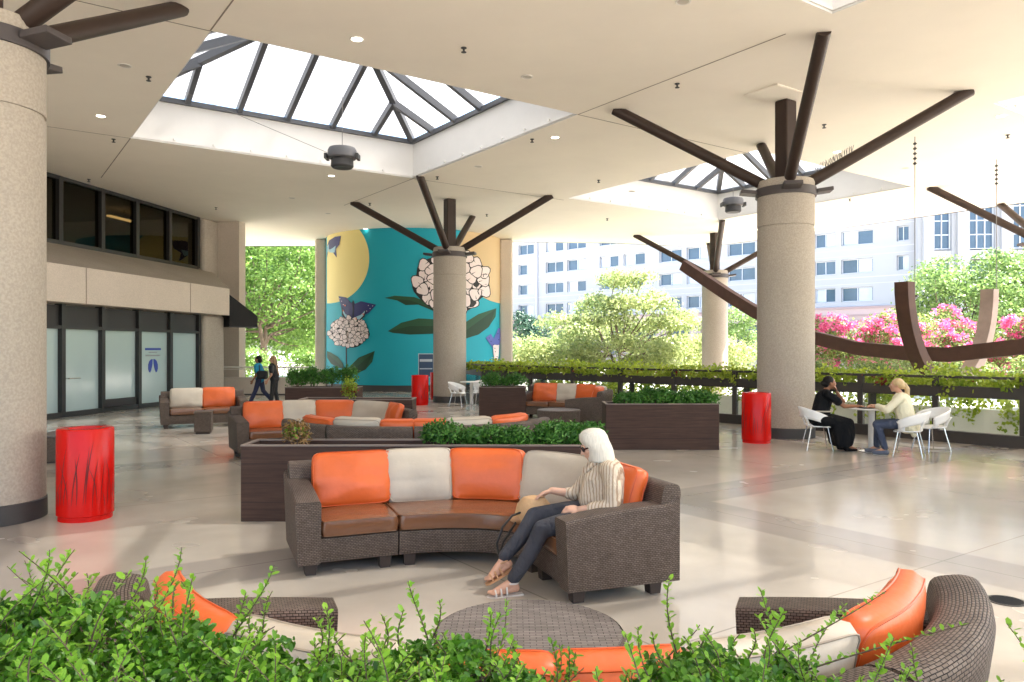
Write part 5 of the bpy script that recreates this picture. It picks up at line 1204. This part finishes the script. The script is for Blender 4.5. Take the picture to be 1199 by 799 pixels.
# --- two walkers by the low wall (both walk to the left)
def walker(label, O, skin, hair, top, legs, stride, long_hair):
    O = V3(O); b = MB(); g = lambda x, y, z: O+V3((x, y, z))
    b.chain([g(.02, 0, .86), g(0, 0, 1.05), g(-.03, 0, 1.24)], [.11, .10, .11]); b.chain([g(-.03, 0, 1.28), g(-.04, 0, 1.36), g(-.05, 0, 1.42)], [.07, .05, .05]); head(b, g(-.05, 0, 1.47), (-1, -.1, -.1), .95)
    J = {}
    for k, sx in ((-1, 1), (1, -1)):
        J[k] = (g(.02, .08*k, .84), g(-.10*stride*sx+.0, .08*k, .46), g(-.26*stride*sx+(.10*stride if sx < 0 else 0), .08*k, .10+(.05*stride if sx < 0 else 0)))
        b.chain(J[k], [.075, .05, .035]); a = J[k][2]; b.chain([a, a+V3((-.10, 0, -.05)), a+V3((-.16, 0, -.065))], [.035, .032, .02])
        e = g(.04+.06*k, .2*k, .98); w = g(-.10+.05*k, .18*k, .80); b.chain([g(-.03, .16*k, 1.24), e, w], [.045, .037, .026]); hand(b, w, (-.5, 0, -1), (0, -k, 0), k, .6)
    o = person(label, b, skin, .011, O, None)
    s = MB(); s.chain([g(.02, 0, .86), g(0, 0, 1.05), g(-.03, 0, 1.22)], [.15, .14, .145]); s.chain([g(-.03, -.13, 1.24), g(-.03, .13, 1.24)], [.07, .07])
    for k in (-1, 1): s.chain([g(-.03, .16*k, 1.24), g(.02+.03*k, .19*k, 1.08)], [.065, .06])
    remesh_build(s, 'top', top, o, .013, 3, O)
    s = MB(); s.ell(g(.02, 0, .86), (.14, .15, .11))
    for k in (-1, 1): s.chain(list(J[k][:2])+[J[k][2]+V3((0, 0, .02))], [.095, .07, .06])
    remesh_build(s, 'trousers', legs, o, .013, 3, O)
    for k in (-1, 1):
        a = J[k][2]; s = MB(); s.chain([a+V3((.03, 0, -.055)), a+V3((-.15, 0, -.065))], [.04, .034]); s.build('shoe', 'sole_white', o, True, off=O)
    s = MB(); c = g(-.03, 0, 1.49); s.ell(c+V3((.012, 0, .02)), (.095, .085, .09)); s.ell(c+V3((.05, 0, -.05)), (.07, .085, .09))
    if long_hair: s.chain([c+V3((.05, 0, -.05)), c+V3((.10, 0, -.25)), c+V3((.12, 0, -.50)), c+V3((.12, 0, -.70))], [.075, .075, .065, .05])
    remesh_build(s, 'hair', hair, o, .012, 3, O); return o
walker('woman in a bright blue top and navy trousers walking along the low wall', (-8.12, 24.7, 0), 'skin_brown', 'hair_black', 'tee_blue', 'trouser_navy', 1.0, False)
walker('woman in black with very long tan hair walking by the low wall', (-7.62, 24.6, 0), 'skin_mid', 'hair_tan', 'cloth_black', 'cloth_black', .25, True)
t = thing('shoulder_bag', 'dark bag hanging at the side of the woman in blue', 'bag', (-7.93, 24.42, .86)); mb = MB(); mb.box((0, 0, .12), (.34, .14, .26)); mb.build('body', 'cloth_black', t, bevel=.05); mb = MB(); mb.tube([(-.10, .04, .24), (-.14, .12, .40), (-.15, .22, .44)], .014, 6); mb.build('strap', 'strap_black', t)

# ================================================================== plants
def ball(n, c, r, inner=.55, low=-.5):
    d = RNG.normal(0, 1, (n, 3)); d /= np.linalg.norm(d, axis=1)[:, None]; d[:, 2] = np.where(d[:, 2] < low, -d[:, 2], d[:, 2])
    q = (inner**3+(1-inner**3)*RNG.random(n))**(1/3); return np.asarray(c)+d*q[:, None]*np.asarray(r), d
def shrub(c, r, n, size, label, group, material='leaf_shrub', cat='shrub'):
    t = thing('shrub', label, cat, c, 0, group); Ps, Ns = [], []
    k = 7
    for i in range(k):
        a = 2*PI*i/k+random.random(); q = .5 if i else 0
        p, d = ball(n//k, (r[0]*q*math.cos(a), r[1]*q*math.sin(a), r[2]*(.55+.25*random.random())), (r[0]*.58, r[1]*.62, r[2]*random.uniform(.42, .62))); Ps.append(p); Ns.append(d)
    leaves_obj('foliage', np.concatenate(Ps), np.concatenate(Ns)+[0, 0, .4], size, material, t, aspect=.45)
    mb = MB()
    for i in range(6): mb.tube([(0, 0, -.14), (random.uniform(-.6, .6)*r[0], random.uniform(-.6, .6)*r[1], r[2]*.9)], [.012, .005], 5)
    mb.build('stem', 'bark', t); return t
g_ = 'green shrubs growing in the planters'
for i, (px, w) in enumerate(zip((520, 566, 606, 650, 684), ('leftmost', 'second', 'third', 'fourth', 'rightmost'))):
    shrub(((px-599.5)/F*8.3, 8.28, .68), (.24, .22, [.27, .23, .23, .27, .26][i]), 1900, .05, f'{w} shrub in the planter behind the main sofa', g_)
for i, (px, w) in enumerate(zip((738, 768, 797, 822), ('leftmost', 'second', 'third', 'rightmost'))):
    shrub(((px-599.5)/F*14.03, 14.03, .70), (.33, .28, [.25, .31, .29, .27][i]), 1500, .065, f'{w} dark shrub in the wide planter before the railing', g_)
for i, (px, w) in enumerate(zip((577, 603), ('left', 'right'))): shrub(((px-599.5)/F*20.4, 20.4, .70), (.36, .30, .36), 1100, .075, f'{w} shrub in the planter by the far white chairs', g_)
for i, (px, w) in enumerate(zip((349, 367, 385, 407), ('leftmost', 'second', 'third', 'rightmost'))): shrub(((px-599.5)/F*20.1, 20.1, .70), (.30, .28, .50), 1300, .07, f'{w} clipped shrub in the planter below the mural', g_)
shrub((-2.30, 8.26, .66), (.15, .14, .32), 700, .045, 'half dry brown and green plant in the otherwise empty planter end', g_, 'leaf_dry', 'plant')
tt = [o for o in COL.objects if o.get('label', '').startswith('half dry')][0]
p, d = ball(180, (-.03, 0, .24), (.12, .1, .08)); leaves_obj('green_shoots', p, d+[0, 0, .6], .05, 'leaf_new', tt, aspect=.45)
t2 = shrub((-3.25, 15.4, .70), (.17, .15, .40), 500, .06, 'small yellow green and reddish plant behind the curved sofa', g_, 'leaf_vine', 'plant')
p, d = ball(120, (0, 0, .25), (.16, .14, .12)); leaves_obj('red_foliage', p, d, .06, 'leaf_red', t2, aspect=.5)

# hedge at the very front
TOPS = [(-140, 690), (0, 688), (75, 688), (130, 700), (190, 722), (250, 735), (330, 744), (430, 748), (480, 738), (540, 738), (590, 756), (640, 790), (665, 815), (760, 815), (785, 758), (850, 738), (920, 748), (1000, 776), (1040, 802), (1070, 822), (1150, 822), (1175, 800), (1300, 790)]
def topz(x, d):
    px = 599.5+x/d*F
    for (a, ya), (b2, yb) in zip(TOPS, TOPS[1:]):
        if a <= px <= b2: return HC-(ya+(yb-ya)*(px-a)/(b2-a)-H0)/F*1.62
    return 1.08
def hedge(xa, xb, n, nspr, label, seed):
    rng = np.random.default_rng(seed); random.seed(seed); t = thing('boxwood_hedge', label, 'hedge', ((xa+xb)/2, 1.42, .62)); o = V3(t.location)
    x = rng.uniform(xa, xb, n*2); y = 1.42+rng.uniform(-.30, .30, n*2); tz = np.array([topz(a, 1.42) for a in x])+np.array([.05*noise.noise((a*9, b2*9, 1)) for a, b2 in zip(x, y)])-.32*((y-1.42)/.30)**4*.4
    dep = np.abs(rng.normal(0, .085, n*2)); z = tz-dep; cl3 = np.array([noise.noise((a*11, b2*11, c2*11+seed)) for a, b2, c2 in zip(x, y, z)]); keep = (z > .9) & (cl3 > -.02); P = np.stack([x, y, z], 1)[keep][:n]
    Nn = np.stack([rng.normal(0, .4, len(P)), -.5+rng.normal(0, .4, len(P)), np.full(len(P), .8)], 1)
    leaves_obj('foliage', P-np.array(o), Nn, rng.uniform(.010, .0215, len(P)), 'leaf_box', t, 'leaf', .8, .62, rng)
    Ps, Ns, Ax = [], [], []; st = MB()
    for k in range(nspr):
        a = random.uniform(xa, xb); b2 = 1.42+random.uniform(-.26, .26); z0 = topz(a, 1.42)-.07; ln = random.choice((.03, .04, .05, .06, .07, .08, .09, .10, .12, .15, .19)); dx, dy = random.gauss(0, .5), random.gauss(0, .4); pts = []
        for j in range(9):
            f = j/8; pts.append(V3((a+dx*f*ln+.02*math.sin(f*3+k), b2+dy*f*ln, z0+ln*f)))
        st.tube([p-o for p in pts], [.0022*(1-.6*j/8) for j in range(9)], 4)
        m_ = int(ln/.0085)
        for j in range(m_):
            f = .15+.85*j/m_; p = pts[int(f*8)].lerp(pts[min(8, int(f*8)+1)], f*8-int(f*8)); an = k+j*1.57
            for q in (0, PI): Ps.append(p-o); ax = V3((math.cos(an+q), math.sin(an+q), .7+.5*f)); Ax.append(ax); Ns.append(V3((-math.cos(an+q)*.6, -math.sin(an+q)*.6-.3, .9)))
    leaves_obj('new_shoots', np.array([p[:] for p in Ps]), np.array([p[:] for p in Ns]), rng.uniform(.010, .019, len(Ps)), 'leaf_new', t, 'leaf', .3, .6, rng, np.array([p[:] for p in Ax]))
    for k in range(int((xb-xa)*60)):
        a = random.uniform(xa, xb); b2 = 1.42+random.uniform(-.25, .25); st.tube([(a-o.x, b2-o.y, 0), (a+random.gauss(0, .05)-o.x, b2-o.y, topz(a, 1.42)-.06-o.z)], [.006, .003], 5)
    st.build('stem', 'bark', t)
hedge(-1.35, .115, 40000, 330, 'bright green boxwood hedge along the bottom left', 21)
hedge(.255, .76, 15000, 130, 'bright green boxwood bush at the bottom in front of the wicker sofa back', 22)
hedge(.86, 1.35, 8000, 40, 'small bit of green boxwood in the bottom right corner', 23)
planter(-1.4, 1.4, 1.08, 1.74, .80, 'long dark planter below the boxwood at the front')

# ---------------------------------------------------------------- trees
def limb(mb, a, b, r0, r1, sag=.12, n=6):
    a, b = V3(a), V3(b); pts = []; off = V3((random.gauss(0, 1), random.gauss(0, 1), random.gauss(0, .6)))*(b-a).length*.07
    for i in range(n+1):
        f = i/n; pts.append(a.lerp(b, f)+off*math.sin(PI*f)+V3((0, 0, -(b-a).length*sag*math.sin(PI*f)*.5)))
    mb.tube(pts, [r0+(r1-r0)*(i/n)**.8 for i in range(n+1)], 7); return pts
def tree(base, label, clumps, material, leaf, per, trunk_h, tr_, bark='bark_grey', cat='tree', group='trees beyond the plaza', flat=.6, name='tree', lean=(0, 0), blossoms=None, inner=.25):
    """clumps: list of (centre, radius) in tree space"""
    t = thing(name, label, cat, base, 0, group); mb = MB(); top = V3((lean[0], lean[1], trunk_h)); pts = limb(mb, (0, 0, -.15), top, tr_, tr_*.72, 0)
    forks = [V3((random.gauss(0, .3)*trunk_h*.4, random.gauss(0, .3)*trunk_h*.4, trunk_h*random.uniform(1.15, 1.5))) for _ in range(4)]
    forks = [top+(f-V3((0, 0, trunk_h)))*1.0 for f in forks]
    for f in forks: limb(mb, top-V3((0, 0, .1)), f, tr_*.6, tr_*.38, 0)
    for c, r in clumps:
        f = min(forks, key=lambda q: (q-V3(c)).length); limb(mb, f, c, tr_*.30, tr_*.06, .10)
    mb.build('trunk', bark, t, True)
    Ps, Ns = [], []
    for c, r in clumps:
        k = int(per*(r**2)); p, d = ball(k, c, (r, r, r*flat), inner, -.75); p += RNG.normal(0, r*.10, p.shape); Ps.append(p); Ns.append(d+np.array([0, 0, .5]))
    P, N = np.concatenate(Ps), np.concatenate(Ns); leaves_obj('crown', P, N, leaf, material, t, aspect=.6, jitter=.7)
    if blossoms:
        Ps, Ns = [], []
        for c, r in clumps:
            for j in range(int(blossoms*r*r)):
                d = RNG.normal(0, 1, 3); d /= np.linalg.norm(d); d[2] = abs(d[2])*.9+.05; d[1] = -abs(d[1]) if RNG.random() < .6 else d[1]; q = np.asarray(c)+d*np.array([r, r, r*flat])*1.03
                p, dn = ball(34, q, (.16, .16, .20), .3); Ps.append(p); Ns.append(dn)
        leaves_obj('blossom', np.concatenate(Ps), np.concatenate(Ns), .10, 'blossom_pink', t, aspect=.8)
    return t
def crownpts(n, c, r, rr, seed, zmin=None):
    rd = random.Random(seed); o = []; tries = 0
    while len(o) < n and tries < 4000:
        tries += 1; d = V3((rd.gauss(0, 1), rd.gauss(0, 1), rd.gauss(0, 1))).normalized()*rd.uniform(.45, 1.0)
        p = V3((c[0]+d.x*r[0], c[1]+d.y*r[1], c[2]+d.z*r[2]))
        if zmin is not None and p.z < zmin: continue
        if all((p-q).length > rr*.75 for q, _ in o): o.append((p, rr*rd.uniform(.75, 1.25)))
    return o
random.seed(31); G0 = -.6
tg = 'broad green trees behind the low wall'
tree((-15.2, 47, G0), 'broad light green tree with dark forked trunk behind the walkers', crownpts(34, (0, 0, 6.2), (5.2, 4.2, 4.8), 1.7, 1, 1.4), 'leaf_tree', .24, 210, 2.6, .28, 'bark', group=tg)
tree((-20.5, 52, G0), 'leafy green tree at the far left behind the building corner', crownpts(30, (0, 0, 6), (5, 4, 5.2), 1.8, 2, 1), 'leaf_tree', .26, 190, 2.4, .26, 'bark', group=tg)
tree((-10.8, 54, G0), 'pale green tree partly hidden by the mural wall', crownpts(30, (0, 0, 5.6), (4.6, 4, 5.2), 1.8, 3, .8), 'leaf_tree', .26, 190, 2.0, .26, 'bark', group=tg)
tree((-17.5, 66, G0), 'tall green tree farther back in the gap beside the mural', crownpts(34, (0, 0, 7.5), (7, 4, 6.5), 2.3, 4, 1), 'leaf_tree', .34, 210, 3, .3, 'bark', group=tg)
for i, (x, y, w) in enumerate(((-13.3, 40, 'low green bush behind the terrace rail, right of the walkers'), (-16.3, 41, 'low green bush behind the terrace rail, left of the walkers'), (-10.6, 40.5, 'low green bush behind the terrace rail next to the mural'))):
    shrub((x, y, G0), (1.5, 1.0, 1.9), 2600, .16, w, 'bushes behind the terrace rail', 'leaf_tree', 'bush')
# pale spreading tree in front of the hotel
cl_ = []
rd = random.Random(12)
for z, R_, k in ((6.0, 1.1, 3), (4.9, 2.3, 7), (3.8, 3.6, 11), (2.8, 4.5, 14), (1.9, 4.9, 14)):
    for i in range(k):
        a = 2*PI*i/k+rd.uniform(-.3, .3)+z; q = R_*rd.uniform(.55, 1.0); cl_.append((V3((q*math.cos(a)+.4, q*math.sin(a)*.75, z+rd.uniform(-.35, .35))), rd.uniform(.75, 1.25)))
tree((5.5, 40, G0), 'wide pale yellow green tree in layers before the hotel', cl_, 'leaf_pale', .17, 520, 1.5, .2, 'bark', flat=.38, inner=.1)
tree((1.3, 58, G0), 'small dark blue green tree at the hotel base', crownpts(14, (0, 0, 3.4), (1.4, 1.3, 2.2), .9, 6), 'leaf_ever', .2, 520, 1.2, .12, 'bark')
tree((16.5, 56, G0), 'narrow green tree behind the far column', crownpts(14, (0, 0, 3.2), (1.5, 1.3, 2.6), 1.0, 8), 'leaf_right', .2, 420, 1.2, .12, 'bark')
for i, (x, y, r, w) in enumerate(((1.2, 37.5, 1.6, 'pale low bush at the left of the spreading tree'), (3.6, 36.5, 1.5, 'pale low bush below the spreading tree'), (7.2, 36.4, 1.5, 'pale low bush left of the far column'), (10.6, 37, 1.7, 'pale low bush right of the far column'), (-.6, 39, 1.5, 'pale low bush beside the mural wall'))):
    shrub((x, y, G0), (r*1.2, 1.1, 2.5), 2800, .17, w, 'pale bushes behind the railing', 'leaf_pale', 'bush')
# right tree and pink flowering shrubs
tree((23.8, 39, G0), 'rounded light green tree behind the pink blossoms at the right', crownpts(40, (0, 0, 4.6), (3.6, 3, 2.9), 1.15, 9, 1.6), 'leaf_right', .18, 360, 1.8, .22, 'bark')
tree((28.5, 42, G0), 'second light green tree at the right edge', crownpts(26, (0, 0, 4.2), (3, 3, 3), 1.3, 10, 1), 'leaf_right', .2, 420, 1.6, .2, 'bark')
mg = 'pink flowering crape myrtles'
for i, (x, y, h_, w) in enumerate(((12.3, 30.5, 2.6, 'leftmost pink flowering shrub, next to the tall column'), (14.9, 30, 2.8, 'pink flowering shrub behind the left sculpture rib'), (17.3, 30.6, 3.0, 'pink flowering shrub between the two sculpture ribs'), (19.6, 29.6, 2.8, 'pink flowering shrub behind the right sculpture rib'), (22.0, 30.5, 2.7, 'rightmost pink flowering shrub'), (24.4, 30, 2.6, 'pink flowering shrub beyond the right edge'))):
    tree((x, y, G0), w, crownpts(20, (0, 0, h_*.62+.5), (1.55, 1.3, h_*.50), .72, 40+i, .7), 'leaf_myrtle', .12, 900, .8, .07, 'bark_grey', 'flowering shrub', mg, .7, 'crape_myrtle', blossoms=17)
for i, (x, y) in enumerate(((10.4, 26.5), (12.6, 26), (15, 25.6), (17.2, 25), (19.4, 24.4))):
    shrub((x, y, G0), (1.35, .9, 1.75), 2300, .13, f'{ORD[i]} low leafy bush from the tall column, in front of the pink shrubs', 'low bushes before the pink shrubs', 'leaf_myrtle', 'bush')

# ================================================================== light and camera
w = bpy.data.worlds.new('World'); SC.world = w; w.use_nodes = True; nt = w.node_tree
sky = nt.nodes.new('ShaderNodeTexSky'); sky.sky_type = 'NISHITA'; sky.sun_disc = False
EL, AZ = math.radians(54), (.93, .22)
sky.sun_elevation = EL; sky.sun_rotation = math.atan2(AZ[0], AZ[1]); sky.air_density = 1.0; sky.dust_density = 2.0
nt.links.new(sky.outputs[0], nt.nodes['Background'].inputs[0]); nt.nodes['Background'].inputs[1].default_value = .105
sl = bpy.data.lights.new('sun', 'SUN'); sl.energy = 5.0; sl.angle = math.radians(.5); sl.color = (1, .95, .88)
so = bpy.data.objects.new('sun', sl); COL.objects.link(so); dn = V3((-AZ[0]*math.cos(EL), -AZ[1]*math.cos(EL), -math.sin(EL))); so.rotation_euler = dn.to_track_quat('-Z', 'Y').to_euler(); so.location = (-20, -20, 40)
cd = bpy.data.cameras.new('camera'); cd.sensor_width = 36; cd.lens = F/1199*36; cd.shift_y = (H0-399.5)/1199; cd.clip_start = .05; cd.clip_end = 1500
co = bpy.data.objects.new('camera', cd); COL.objects.link(co); co.location = (0, 0, HC); co.rotation_euler = (PI/2, 0, 0); SC.camera = co
vs = SC.view_settings; vs.view_transform = 'Standard'; vs.look = 'None'; vs.gamma = 1; vs.use_curve_mapping = False; vs.exposure = 2.95
cy = SC.cycles; cy.use_denoising = True; cy.max_bounces = 10; cy.diffuse_bounces = 6; cy.glossy_bounces = 4; cy.transmission_bounces = 6; cy.transparent_max_bounces = 12; cy.sample_clamp_indirect = 5; cy.caustics_reflective = False; cy.caustics_refractive = False
